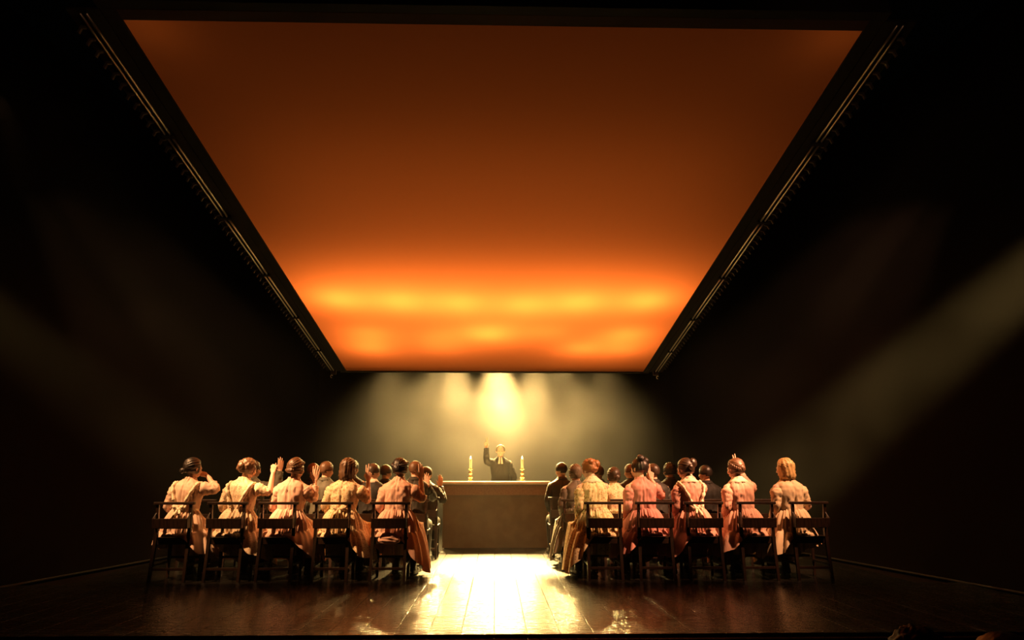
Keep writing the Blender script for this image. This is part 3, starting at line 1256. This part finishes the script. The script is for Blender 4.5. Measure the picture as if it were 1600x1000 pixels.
def crown_path(tilt, rad=(0.085, 0.10), c=(0, -0.02, 1.275), a0=0, a1=2 * PI, n=80):
    M = Matrix.Rotation(R(tilt), 3, 'X')
    return [np.array(M @ Vector((rad[0] * math.cos(u), rad[1] * math.sin(u), 0))) + np.array(c) for u in np.linspace(a0, a1, n)]


def shoe_mesh(an, toe):
    P = [np.array((an[0], an[1] - 0.06, 0.04)), np.array((an[0], an[1] - 0.045, 0.045)), np.array((an[0], an[1], 0.05)),
         np.array(an) * 0.5 + np.array(toe) * 0.5, np.array(toe), np.array(toe) + (np.array(toe) - np.array(an)) * 0.22 * np.array((1, 1, 0))]
    rings = []
    a = np.linspace(0, 2 * PI, 16, endpoint=False)
    for p, w, h in zip(P, (0.02, 0.036, 0.042, 0.046, 0.046, 0.022), (0.05, 0.075, 0.085, 0.07, 0.055, 0.035)):
        z = np.where(np.sin(a) > 0, np.sin(a) * h, np.sin(a) * 0.02) + 0.021
        rings.append(np.stack([p[0] + np.cos(a) * w, np.full(16, p[1]), z], 1))
    low = loft(rings)
    up = tube([(an[0], an[1], 0.05), (an[0], an[1], 0.10), (an[0], an[1] + 0.004, 0.15), (an[0], an[1] + 0.008, 0.19)], [0.050, 0.046, 0.047, 0.050], 14)
    return join([low, up])


def cm(name, color, **kw):
    return mat(name, color, kw.pop('rough', 0.62), kw.pop('spec', 0.3), **kw)


HAIRM = {
    'chestnut': mat('chestnut_hair', (0.03, 0.008, 0.004), 0.6, 0.2, bump=0.15, bscale=90),
    'black': mat('black_hair', (0.018, 0.012, 0.009), 0.38, 0.6, bump=0.15, bscale=90, aniso=(4, 4, 1)),
    'dark': mat('dark_brown_hair', (0.045, 0.026, 0.015), 0.40, 0.6, bump=0.15, bscale=90, aniso=(4, 4, 1)),
    'brown': mat('brown_hair', (0.12, 0.060, 0.028), 0.42, 0.6, bump=0.15, bscale=90, aniso=(4, 4, 1)),
    'auburn': mat('auburn_hair', (0.30, 0.125, 0.045), 0.45, 0.5, bump=0.15, bscale=90, aniso=(4, 4, 1)),
    'fair': mat('fair_hair', (0.45, 0.27, 0.11), 0.45, 0.5, bump=0.15, bscale=90, aniso=(4, 4, 1)),
    'blonde': mat('blonde_hair', (0.62, 0.42, 0.17), 0.42, 0.5, bump=0.15, bscale=90, aniso=(4, 4, 1)),
    'grey': mat('ash_hair', (0.13, 0.105, 0.065), 0.5, 0.4, bump=0.15, bscale=90, aniso=(4, 4, 1)),
}


def arm_rest(s, dx=0.0, z=0.66):
    el = np.array((s * (0.215 + dx), -0.02, 0.79))
    wr = np.array((s * (0.15 + dx * 0.5), 0.18, z))
    return (el, wr, (-s * 0.25, 0.9, -0.25), (0, -0.3, -1), 'relax')


def arm_up(s, el, wr, pose='flat', hd=(0, 0.12, 1), palm=(0, 1, 0)):
    return (np.array(el, float), np.array(wr, float), hd, palm, pose)


def add_hair(person, P, spec, seed):
    style, colr = spec['style'], HAIRM[spec['hair']]
    base = {'crop': 'crop', 'curly': 'curly', 'long': 'long'}.get(style, 'smooth')
    nape = spec.get('nape', {'long': 1.04, 'crop': 1.185}.get(style, 1.165))
    V, Fc = hair_shell(P, seed, base, spec.get('size', 1.0), spec.get('axis', (0, -0.9, -0.25)), nape)
    h = obj('hair', new_mesh('hair', V, Fc), colr, person)
    for b in spec.get('buns', []):
        V, Fc = bun(P, b[0], b[1], seed, b[2] if len(b) > 2 else True)
        obj('hair_bun', new_mesh('bun', V, Fc), colr, h)
    for br in spec.get('braids', []):
        V, Fc = rope(P, br[0], br[1], 2, br[2])
        obj('braid', new_mesh('braid', V, Fc), colr, h)


def woman(loc, rz, scale, label, dress, hairspec, arms, pose=None, sleeves='puff', cover=(1.0, 1.0), drape=(0.4, 0.15), collar=None,
          apron=None, ruffle=None, hero=True, seed=1.0, back_drop=0.0, group=None, skirtm=None, bow=False):
    p = empty('person', loc, rz, scale)
    tag(p, label, 'person', group or 'congregation seated before the altar')
    P = Pose(**(pose or {}))
    legs = build_body(p, P, arms, False, hero, False)
    V, Fc = torso_cloth(BODICE, P, 64 if hero else 40, 44 if hero else 22, seed, 0.0068, True, 0.755)
    bd = obj('bodice', new_mesh('bodice', V, Fc), dress, p)
    for s in (-1, 1):
        V, Fc = sleeve(P, s, arms[s], sleeves, seed + s * 3, cover[0] if s < 0 else cover[1])
        obj('sleeve', new_mesh('sleeve', V, Fc), dress, p)
    V, Fc = skirt(P, seed, drape, back_drop)
    obj('skirt', new_mesh('skirt', V, Fc), skirtm or dress, p)
    if collar:
        a = np.linspace(0, 2 * PI, 48, endpoint=False)
        rings = []
        for (rx, ry, z, yc) in ((0.054, 0.054, 1.135, -0.010), (0.064, 0.062, 1.120, -0.012), (0.092, 0.078, 1.092, -0.014), (0.125, 0.096, 1.066, -0.016), (0.120, 0.09, 1.060, -0.016)):
            wv = 1 + 0.03 * np.sin(a * 9 + seed) * (z < 1.1)
            rings.append(np.stack([np.cos(a) * rx * wv, np.sin(a) * ry * wv + yc, np.full(48, z) + 0.003 * np.sin(a * 7)], 1))
        V, Fc = loft(rings, False, False)
        obj('collar', new_mesh('collar', P.torso(V), Fc), collar, p)
    if ruffle:
        # frilled shoulder straps of a pinafore
        for s in (-1, 1):
            pts = [(s * 0.045, -0.135, 0.775), (s * 0.075, -0.142, 0.86), (s * 0.11, -0.140, 0.94), (s * 0.135, -0.115, 1.01), (s * 0.138, -0.05, 1.055), (s * 0.125, 0.03, 1.05), (s * 0.10, 0.10, 0.98)]
            pts = np.array(pts)
            tt = np.linspace(0, len(pts) - 1, 40)
            pts = np.stack([np.interp(tt, range(len(pts)), pts[:, i]) for i in range(3)], 1)
            V, Fc = tube(P.torso(pts), 0.019, 10, lambda u, a, q: 0.006 * np.sin(u * 75 + 3 * np.sin(a + seed) + 3 * math.sin(u * 17 + seed)) + 0.005 * np.cos(2 * a) + 0.004 * math.sin(u * 31 + seed))
            obj('ruffle', new_mesh('ruffle', V, Fc), ruffle, p)
    if apron or bow:
        # waist sash tied in a bow at the back
        m_ = apron or dress
        a = np.linspace(0, 2 * PI, 56, endpoint=False)
        rings = []
        for (k, z) in ((1.0, 0.738), (1.09, 0.742), (1.10, 0.772), (1.0, 0.778)):
            rings.append(np.stack([np.cos(a) * 0.137 * k, np.sin(a) * 0.110 * k - 0.004, np.full(56, z)], 1))
        V, Fc = loft(rings, False, False)
        sash = obj('sash', new_mesh('sash', P.torso(V), Fc), m_, p)
        parts = []
        for s in (-1, 1):
            Vb, Fb = sphere((0, 0, 0), (0.046, 0.015, 0.026), 18, 10)
            Vb[:, 2] += 0.005 * np.sin(Vb[:, 0] * 160)
            Vb = Vb @ np.array(Matrix.Rotation(-s * 0.35, 3, 'Y')).T + np.array((s * 0.046, -0.140, 0.782))
            parts.append((P.torso(Vb), Fb))
            tail = np.array([(s * 0.008, -0.140, 0.76), (s * 0.03, -0.152, 0.71), (s * 0.045, -0.165, 0.65), (s * 0.05, -0.168, 0.60)])
            parts.append(tube(P.torso(tail), [0.012, 0.015, 0.017, 0.018], 8))
        parts.append((P.torso(sphere((0, -0.142, 0.762), (0.018, 0.014, 0.018))[0]), sphere((0, 0, 0), 1)[1]))
        V, Fc = join(parts)
        obj('bow', new_mesh('bow', V, Fc), m_, sash)
    if back_drop:
        # spare fabric bunched over the rear edge of the seat
        V, Fc = sphere((0, 0, 0), (0.125, 0.030, 0.062), 40, 22)
        for v in V:
            k_ = 1 + 0.30 * noise.noise((v[0] * 14, v[2] * 30, 4.0)) + 0.12 * math.sin(v[2] * 190 + v[0] * 26)
            v[1] *= k_
            v[2] = v[2] * (1 + 0.12 * noise.noise((v[0] * 22, 1, 2))) - 0.9 * v[0] ** 2
        V = V + np.array((0.0, -0.262, 0.455))
        ca, sa = math.cos(-rz), math.sin(-rz)
        V = np.stack([V[:, 0] * ca - V[:, 1] * sa, V[:, 0] * sa + V[:, 1] * ca, V[:, 2]], 1) - np.array((0.045, 0, 0))
        obj('skirt_fold', new_mesh('fold', V, Fc), dress, p)
    for s in (-1, 1):
        V, Fc = shoe_mesh(legs[s][2], legs[s][3])
        obj('shoe', new_mesh('shoe', V, Fc), LEATHER, p)
    add_hair(p, P, hairspec, seed)
    return p


def man(loc, rz, scale, label, jacket, hairspec, arms, pose=None, hero=False, seed=1.0, group=None, collar=None, coat=False, standing=False,
        trousers=None, bands=None):
    p = empty('person', loc, rz, scale)
    tag(p, label, 'person', group or 'congregation seated before the altar')
    P = Pose(**(pose or {}))
    legs = build_body(p, P, arms, True, hero, standing)
    V, Fc = torso_cloth(JACKET, P, 56, 30, seed, 0.005, True)
    obj('jacket', new_mesh('jacket', V, Fc), jacket, p)
    for s in (-1, 1):
        V, Fc = sleeve(P, s, arms[s], 'coat', seed + s * 3, 1.0)
        obj('sleeve', new_mesh('sleeve', V, Fc), jacket, p)
    a = np.linspace(0, 2 * PI, 40, endpoint=False)
    rings = []
    for (rx, ry, z, yc) in ((0.060, 0.062, 1.128, -0.012), (0.066, 0.068, 1.130, -0.014), (0.082, 0.078, 1.108, -0.016), (0.098, 0.086, 1.086, -0.018), (0.094, 0.08, 1.08, -0.018)):
        rings.append(np.stack([np.cos(a) * rx, np.sin(a) * ry + yc, z - 0.02 * np.clip(np.sin(a), 0, 1)], 1))
    V, Fc = loft(rings, False, False)
    obj('collar', new_mesh('collar', P.torso(V), Fc), collar or jacket, p)
    tr = trousers or cm('charcoal_trousers', (0.02, 0.018, 0.015), bump=0.1)
    for s in (-1, 1):
        hip, kn, an, toe = legs[s]
        path = bend(np.array(hip) + np.array((0, -0.02, 0)), kn, (an[0], an[1], 0.12), 24)
        V, Fc = tube(path, np.interp(np.linspace(0, 1, len(path)), [0, 0.45, 0.55, 1], [0.100, 0.080, 0.072, 0.058]), 18,
                     lambda u, a, q: np.array([0.006 * noise.noise((u * 12 + s, math.cos(t), math.sin(t))) for t in a]))
        obj('trouser_leg', new_mesh('trouser', V, Fc), tr, p)
        V, Fc = shoe_mesh(an, toe)
        obj('shoe', new_mesh('shoe', V, Fc), LEATHER, p)
    if coat:
        rings = []
        a = np.linspace(0, 2 * PI, 48, endpoint=False)
        for z, rx, ry in ((0.14, 0.25, 0.22), (0.4, 0.22, 0.19), (0.7, 0.205, 0.165), (0.95, 0.198, 0.15), (1.12, 0.172, 0.128)):
            wv = 1 + 0.04 * np.sin(a * 9 + seed) * (1.15 - z)
            rings.append(np.stack([np.cos(a) * rx * wv, np.sin(a) * ry * wv, np.full(48, z)], 1))
        V, Fc = loft(rings, False, False)
        obj('gown_skirt', new_mesh('gown', V, Fc), jacket, p)
    if bands:
        for s in (-1, 1):
            poly = [(s * 0.006, 0.082, 1.115), (s * 0.030, 0.080, 1.105), (s * 0.046, 0.128, 0.985), (s * 0.010, 0.136, 0.985)]
            poly = [Vector(P.torso(np.array(q))[0]) for q in poly]
            obj('neck_band', prism_mesh('band', poly, (0, 0.006, 0)), bands, p)
        V, Fc = join([sphere((s * 0.028, 0.083, 1.217), (0.010, 0.006, 0.006), 8, 6) for s in (-1, 1)])
        obj('eyes', new_mesh('eyes', P.head(V), Fc), EYEM, p)
    add_hair(p, P, hairspec, seed)
    return p


# fabrics of the front row
D = [
    cm('pale_peach_cotton', (0.72, 0.52, 0.40), bump=0.15, bscale=300, color2=(0.66, 0.45, 0.34), pscale=14),
    cm('cream_sprigged_cotton', (0.55, 0.33, 0.20), bump=0.15, bscale=300, color2=(0.74, 0.58, 0.40), pattern='floral', pscale=48),
    cm('salmon_cotton', (0.66, 0.40, 0.30), bump=0.15, bscale=300, color2=(0.64, 0.40, 0.31), pattern='stripe', pscale=14),
    cm('straw_floral_cotton', (0.52, 0.29, 0.13), bump=0.15, bscale=300, color2=(0.76, 0.60, 0.38), pattern='floral', pscale=40),
    cm('pink_floral_cotton', (0.74, 0.52, 0.38), bump=0.15, bscale=300, color2=(0.70, 0.40, 0.30), pattern='floral', pscale=46),
    cm('yellow_floral_cotton', (0.42, 0.27, 0.11), bump=0.15, bscale=300, color2=(0.72, 0.60, 0.34), pattern='floral', pscale=36),
    cm('rose_cotton', (0.60, 0.27, 0.23), bump=0.15, bscale=300, color2=(0.54, 0.24, 0.20), pscale=14),
    cm('dusty_pink_cotton', (0.58, 0.29, 0.22), bump=0.15, bscale=300, color2=(0.52, 0.26, 0.20), pscale=14),
    cm('peach_striped_cotton', (0.66, 0.40, 0.28), bump=0.15, bscale=300, color2=(0.58, 0.31, 0.23), pattern='stripe', pscale=16),
    cm('butter_cotton', (0.70, 0.56, 0.36), bump=0.15, bscale=300, color2=(0.64, 0.50, 0.31), pscale=14),
]
CREAM = cm('cream_linen', (0.78, 0.66, 0.48), bump=0.15, bscale=300)
BLACKC = cm('black_wool', (0.020, 0.018, 0.015), bump=0.25, bscale=260)
OLIVE = cm('grey_green_wool', (0.085, 0.080, 0.055), bump=0.25, bscale=260)
CHAR = cm('charcoal_wool', (0.035, 0.031, 0.024), bump=0.25, bscale=260)
TAUPE = cm('grey_taupe_wool', (0.12, 0.105, 0.075), bump=0.25, bscale=260)
WHITEC = cm('white_collar_linen', (0.75, 0.70, 0.60), bump=0.1)

ROW1 = 8.36          # seat centre of the front row
FY = ROW1


def x_at(px, Y, z=0.9):
    t = at_y(px, 780, Y)
    return t.x


CROWN = [((crown_path(18)), 0.016, 12)]
fr = [
    # chair px, dx of sitter, facing, label, spec ...
    dict(px=274, dx=0.02, rz=-10, dress=0, drape=(0.34, 0.28), pose=dict(lean=3, side=2, head=(-28, 4, 0)),
         hair=dict(style='smooth', hair='black', buns=[((-0.025, -0.118, 1.185), (0.036, 0.026, 0.033))]), arms='chin', ruffle=CREAM, apron=CREAM, collar=None, cover=(0.62, 0.72),
         label='woman in pale peach dress with frilled pinafore straps, one arm bent up to her face', who='woman in the pale peach frilled pinafore'),
    dict(px=357, dx=0.05, rz=-12, dress=1, drape=(0.34, 0.22), pose=dict(lean=2, side=3, head=(-20, 8, 4)),
         hair=dict(style='curly', hair='brown', buns=[((0.0, -0.118, 1.24), (0.046, 0.034, 0.046), False), ((-0.05, -0.09, 1.21), (0.036, 0.03, 0.034), False), ((-0.045, -0.085, 1.275), (0.036, 0.03, 0.034), False)]), arms='fist', collar=None, ruffle=CREAM, cover=(0.6, 0.55),
         label='woman in cream sprigged dress with curly pinned hair raising a closed hand', who='woman with curly pinned hair raising a closed hand'),
    dict(px=436, dx=0.06, rz=-12, dress=2, drape=(0.36, 0.26), pose=dict(lean=2, side=3, head=(-16, 2, 0)),
         hair=dict(style='smooth', hair='brown', buns=[((0.0, -0.105, 1.195), (0.058, 0.030, 0.030))], braids=[(crown_path(24, (0.084, 0.10), (0, -0.02, 1.265)), 0.012, 12)]), arms='side', cover=(0.9, 0.9),
         label='woman in salmon striped dress with brown hair rolled low, right palm raised beside her', who='woman in the salmon dress with low rolled hair'),
    dict(px=521, dx=0.06, rz=-10, dress=3, drape=(0.36, 0.22), pose=dict(lean=2, side=3, head=(-10, 3, 0)),
         hair=dict(style='long', hair='brown', nape=1.075, size=1.0), arms='high', cover=(0.62, 0.52), collar=None, bow=True,
         label='woman in straw floral dress with loose brown hair, right forearm bare and hand raised', who='woman with loose brown hair in straw floral dress'),
    dict(px=610, dx=0.05, rz=-9, dress=4, drape=(0.36, 0.09), pose=dict(lean=2, side=1, head=(-8, 2, 0)),
         hair=dict(style='smooth', hair='black', braids=CROWN, buns=[((0.0, -0.112, 1.215), (0.046, 0.03, 0.046))]), arms='palm', cover=(0.9, 0.60), back_drop=0.03, collar=None,
         label='woman in pink floral dress with black braided crown, skirt falling beside the aisle', who='woman with the black braided crown'),
    dict(px=943, dx=-0.06, rz=13, dress=5, drape=(0.08, 0.36), pose=dict(lean=4, side=-3, head=(22, 12, 4)),
         hair=dict(style='curly', hair='auburn', nape=1.185, buns=[((0.03, -0.115, 1.262), (0.042, 0.032, 0.04), False), ((-0.04, -0.10, 1.285), (0.04, 0.03, 0.036), False)]), arms='hidden', collar=CREAM, cover=(1.0, 1.0), ruffle=None,
         label='woman in yellow floral dress with broad cream collar and short auburn curls, head bowed', who='woman with auburn curls and cream collar'),
    dict(px=1022, dx=-0.07, rz=12, dress=6, drape=(0.24, 0.36), pose=dict(lean=4, side=-2, head=(26, 6, 6)),
         hair=dict(style='smooth', hair='black', nape=1.185, axis=(0, -0.2, 0.9), buns=[((-0.032, -0.075, 1.328), (0.054, 0.046, 0.048), False), ((0.066, -0.055, 1.318), (0.050, 0.044, 0.044), False)]), arms='near', collar=None, cover=(1.0, 0.8),
         label='woman in rose dress with black hair piled up in two high buns', who='woman with two high black buns'),
    dict(px=1098, dx=-0.06, rz=14, dress=7, drape=(0.24, 0.34), pose=dict(lean=5, side=-2, head=(24, 6, 0)),
         hair=dict(style='smooth', hair='dark', buns=[((0.035, -0.112, 1.275), (0.052, 0.036, 0.056), False), ((-0.03, -0.115, 1.225), (0.034, 0.026, 0.036), False)]), arms='front', collar=CREAM, ruffle=CREAM, apron=CREAM, cover=(1.0, 1.0),
         label='woman in dusty pink dress with cream pinafore straps and sash, dark curled bun', who='woman in the dusty pink dress and cream sash'),
    dict(px=1180, dx=-0.07, rz=13, dress=8, drape=(0.25, 0.36), pose=dict(lean=4, side=-3, head=(20, 4, 4)),
         hair=dict(style='smooth', hair='brown', braids=[(crown_path(40, (0.078, 0.09), (0, -0.035, 1.255)), 0.017, 11)], buns=[((0.0, -0.11, 1.22), (0.036, 0.026, 0.036))]), arms='above', collar=CREAM, cover=(1.0, 1.0),
         label='woman in peach striped dress with brown braid wound round her head, fingertips raised above it', who='woman with the brown wound braid'),
    dict(px=1262, dx=-0.10, rz=12, dress=9, drape=(0.24, 0.34), pose=dict(lean=3, side=-2, head=(22, 0, 0)),
         hair=dict(style='long', hair='blonde', nape=1.09), arms='rest', collar=None, cover=(1.0, 0.5),
         label='woman in butter yellow dress with loose blonde hair at the outer end of her row', who='blonde woman in the butter yellow dress'),
]
ARMS = {
    'chin': {1: arm_up(1, (0.335, 0.06, 0.985), (0.165, 0.13, 1.13), 'relax', (-0.8, 0.2, 0.5), (-0.3, 0.2, -0.9)), -1: arm_rest(-1)},
    'fist': {1: arm_up(1, (0.325, 0.06, 0.955), (0.315, 0.13, 1.165), 'fist'), -1: arm_rest(-1)},
    'side': {1: arm_up(1, (0.27, 0.05, 0.865), (0.235, 0.12, 1.07), 'flat', palm=(-0.5, 1, 0)), -1: arm_rest(-1)},
    'high': {1: arm_up(1, (0.285, 0.05, 0.86), (0.245, 0.13, 1.085), 'oath', palm=(-0.6, 1, 0)), -1: arm_rest(-1)},
    'palm': {1: arm_up(1, (0.285, 0.05, 0.87), (0.235, 0.13, 1.095), 'flat', palm=(-0.9, 0.7, 0)), -1: arm_rest(-1)},
    'near': {1: arm_up(1, (0.285, 0.10, 0.90), (0.19, 0.18, 1.09), 'oath'), -1: arm_rest(-1)},
    'front': {1: arm_up(1, (0.25, 0.20, 0.95), (0.13, 0.30, 1.165), 'oath'), -1: arm_rest(-1)},
    'above': {1: arm_up(1, (0.28, 0.24, 1.00), (0.165, 0.32, 1.215), 'oath'), -1: arm_rest(-1)},
    'hidden': {1: arm_up(1, (0.22, 0.20, 0.86), (0.10, 0.32, 1.00), 'flat'), -1: arm_rest(-1)},
    'rest': {1: arm_rest(1), -1: arm_rest(-1)},
    'wide': {1: arm_up(1, (0.345, 0.06, 0.98), (0.335, 0.12, 1.19), 'flat', palm=(-0.8, 0.6, 0)), -1: arm_rest(-1)},
    'outer': {1: arm_up(1, (0.27, 0.03, 0.83), (0.205, 0.12, 1.03), 'flat', palm=(-0.6, 1, 0)), -1: arm_rest(-1)},
}
for i, d in enumerate(fr):
    cx = x_at(d['px'], FY - 0.22)
    chair(cx, FY, 'dark wooden chapel chair under the ' + d['who'])
    woman((cx + d['dx'], FY + 0.01, 0), R(d['rz']), 0.99, d['label'], D[d['dress']], d['hair'], ARMS[d['arms']], d['pose'],
          'puff', d['cover'], d['drape'], d.get('collar'), d.get('apron'), d.get('ruffle'), True, 1.7 + 2.3 * i, d.get('back_drop', 0.0),
          'front row of women in period dress', None, d.get('bow', False))

# second and third rows
ROW2, ROW3 = 9.46, 10.56
SHORT = dict(style='crop')
back = [
    (393, ROW2, 0.995, -14, 'man', OLIVE, 'dark', 'wide', 'man with close dark hair and black sleeve raised high, behind the curly haired woman', 'man raising a black sleeve'),
    (508, ROW2, 0.985, -10, 'man', OLIVE, 'brown', 'rest', 'man in grey-green jacket with cropped brown hair, behind the salmon and straw dresses', 'man in the grey-green jacket'),
    (582, ROW2, 0.965, -8, 'waist', BLACKC, 'dark', 'rest', 'dark-haired man in black waistcoat with pale collar, between two women of the front row', 'man in black waistcoat with pale collar'),
    (648, ROW2, 0.99, -6, 'man', CHAR, 'brown', 'hidden', 'man in charcoal jacket with very short hair, beside the aisle', 'man with very short hair beside the aisle'),
    (488, ROW3, 0.985, -12, 'man', BLACKC, 'auburn', 'rest', 'red-haired man in black half hidden behind the grey-green jacket', 'half hidden red-haired man'),
    (549, ROW3, 1.02, -8, 'man', BLACKC, 'black', 'rest', 'tall black-haired man in black jacket behind the straw floral dress', 'tall black-haired man'),
    (602, ROW3, 0.97, -8, 'man', BLACKC, 'dark', 'rest', 'man in black almost hidden behind the black braided crown', 'man behind the black braided crown'),
    (666, ROW3, 0.95, -4, 'man', CHAR, 'dark', 'outer', 'man in charcoal jacket with raised hand, close by the altar corner', 'man raising a hand by the altar corner'),
    (900, ROW2, 0.955, 8, 'woman', TAUPE, 'grey', 'hidden', 'woman in long taupe dress with smooth ash hair, beside the aisle', 'ash-haired woman in taupe'),
    (960, ROW2, 0.925, 10, 'woman', D[3], 'dark', 'rest', 'small woman in straw floral dress with dark hair, between two front row women', 'small dark-haired woman in straw floral dress'),
    (1022, ROW2, 0.965, 10, 'man', BLACKC, 'dark', 'rest', 'man in black behind the raised hand of the woman with high buns', 'man behind the high buns'),
    (1104, ROW2, 0.95, 10, 'man', BLACKC, 'black', 'rest', 'man in black jacket behind the dusty pink dress', 'man behind the dusty pink dress'),
    (878, ROW3, 0.995, 6, 'man', CHAR, 'black', 'hidden', 'broad black-haired man in dark jacket sitting close to the altar corner', 'broad man by the altar corner'),
    (936, ROW3, 0.965, 8, 'man', BLACKC, 'dark', 'rest', 'man in black half hidden behind the auburn curls', 'man behind the auburn curls'),
    (986, ROW3, 0.98, 8, 'man', CHAR, 'brown', 'rest', 'man in charcoal with rim-lit cropped hair, beside the high buns', 'man with rim-lit cropped hair'),
    (1048, ROW3, 0.99, 10, 'curly', BLACKC, 'black', 'rest', 'man in black with thick curly hair turned towards the altar', 'man with thick curly hair'),
]
for i, (px, Y, sc, rz, kind, m_, hc, arms, lab, who) in enumerate(back):
    q = at_y(px, 735, Y)
    chair(q.x, Y, 'dark wooden chapel chair under the ' + who)
    ps = dict(lean=3, side=0, head=(-12 if px < 774 else 14, 3, 0))
    if kind == 'woman':
        woman((q.x, Y + 0.01, 0), R(rz), sc, lab, m_, dict(style='smooth', hair=hc, buns=[((0, -0.11, 1.20), (0.035, 0.025, 0.035))] if hc == 'dark' else [], nape=1.15),
              ARMS[arms], ps, 'plain', (1, 1), (0.10, 0.3), None, None, None, False, 31.0 + i)
    else:
        st = 'curly' if kind == 'curly' else 'crop'
        man((q.x, Y + 0.01, 0), R(rz), sc, lab, m_, dict(style=st, hair=hc), ARMS[arms], ps, False, 31.0 + i,
            collar=WHITEC if kind == 'waist' else None)
for px, Y, lab in ((322, ROW2, 'empty dark wooden chapel chair between the pale peach pinafore and the curly haired woman'),
                   (447, ROW2, 'empty dark wooden chapel chair behind the woman in the salmon dress'),
                   (1180, ROW2, 'empty dark wooden chapel chair behind the woman with the wound braid')):
    chair(at_y(px, 778, Y).x, Y, lab)

# ------------------------------------------------------------------ the priest behind the altar
PY = AF + AD + 0.30
q = at_y(782, 720, PY)
man((q.x, PY, 0), PI, 0.985, 'priest in black gown with white neck bands standing behind the altar, one hand raised', BLACKC,
    dict(style='crop', hair='grey'),
    {1: arm_up(1, (0.255, 0.06, 1.43), (0.262, 0.08, 1.675), 'oath', (0.05, 0.02, 1), (0, 1, 0)),
     -1: (np.array((-0.245, -0.01, 1.17)), np.array((-0.235, 0.02, 0.93)), (0, 0.1, -1), (1, 0, 0), 'relax')},
    dict(lean=0, head=(0, 2, 0), up=0.40), True, 77.0, group='priest at the altar', coat=True, standing=True, bands=WHITEC)

# ------------------------------------------------------------------ audience heads before the stage
SEATM = cm('dark_red_plush', (0.05, 0.012, 0.010), bump=0.2)
AZ = -0.68
for px, py, Y, hc, lab in ((1434, 981, 2.35, 'chestnut', 'chestnut-haired spectator low in front of the stage'),
                           (1572, 987, 2.0, 'dark', 'dark-haired spectator beside the chestnut-haired one')):
    top = at_y(px, py, Y)
    sc = (top.z - AZ) / 1.345
    st = empty('theatre_seat', (top.x, Y, AZ))
    tag(st, 'dark red plush theatre seat under the ' + lab.split(' low')[0].split(' beside')[0], 'seat', 'theatre seats')
    obj('seat_cushion', box_mesh('tc', (0.46, 0.44, 0.09), (0, 0.02, 0.405), 0.03), SEATM, st)
    obj('seat_back', box_mesh('tb', (0.46, 0.07, 0.55), (0, -0.27, 0.68), 0.03, Matrix.Rotation(R(6), 3, 'X')), SEATM, st)
    obj('pedestal', box_mesh('tp', (0.30, 0.30, 0.36), (0, 0.0, 0.18), 0.01), BLACK, st)
    man((top.x, Y, AZ), R(4), sc, lab, CHAR, dict(style='curly' if hc == 'chestnut' else 'crop', hair=hc), ARMS['rest'], dict(lean=2), False, 91.0 + px,
        group='spectators before the stage')
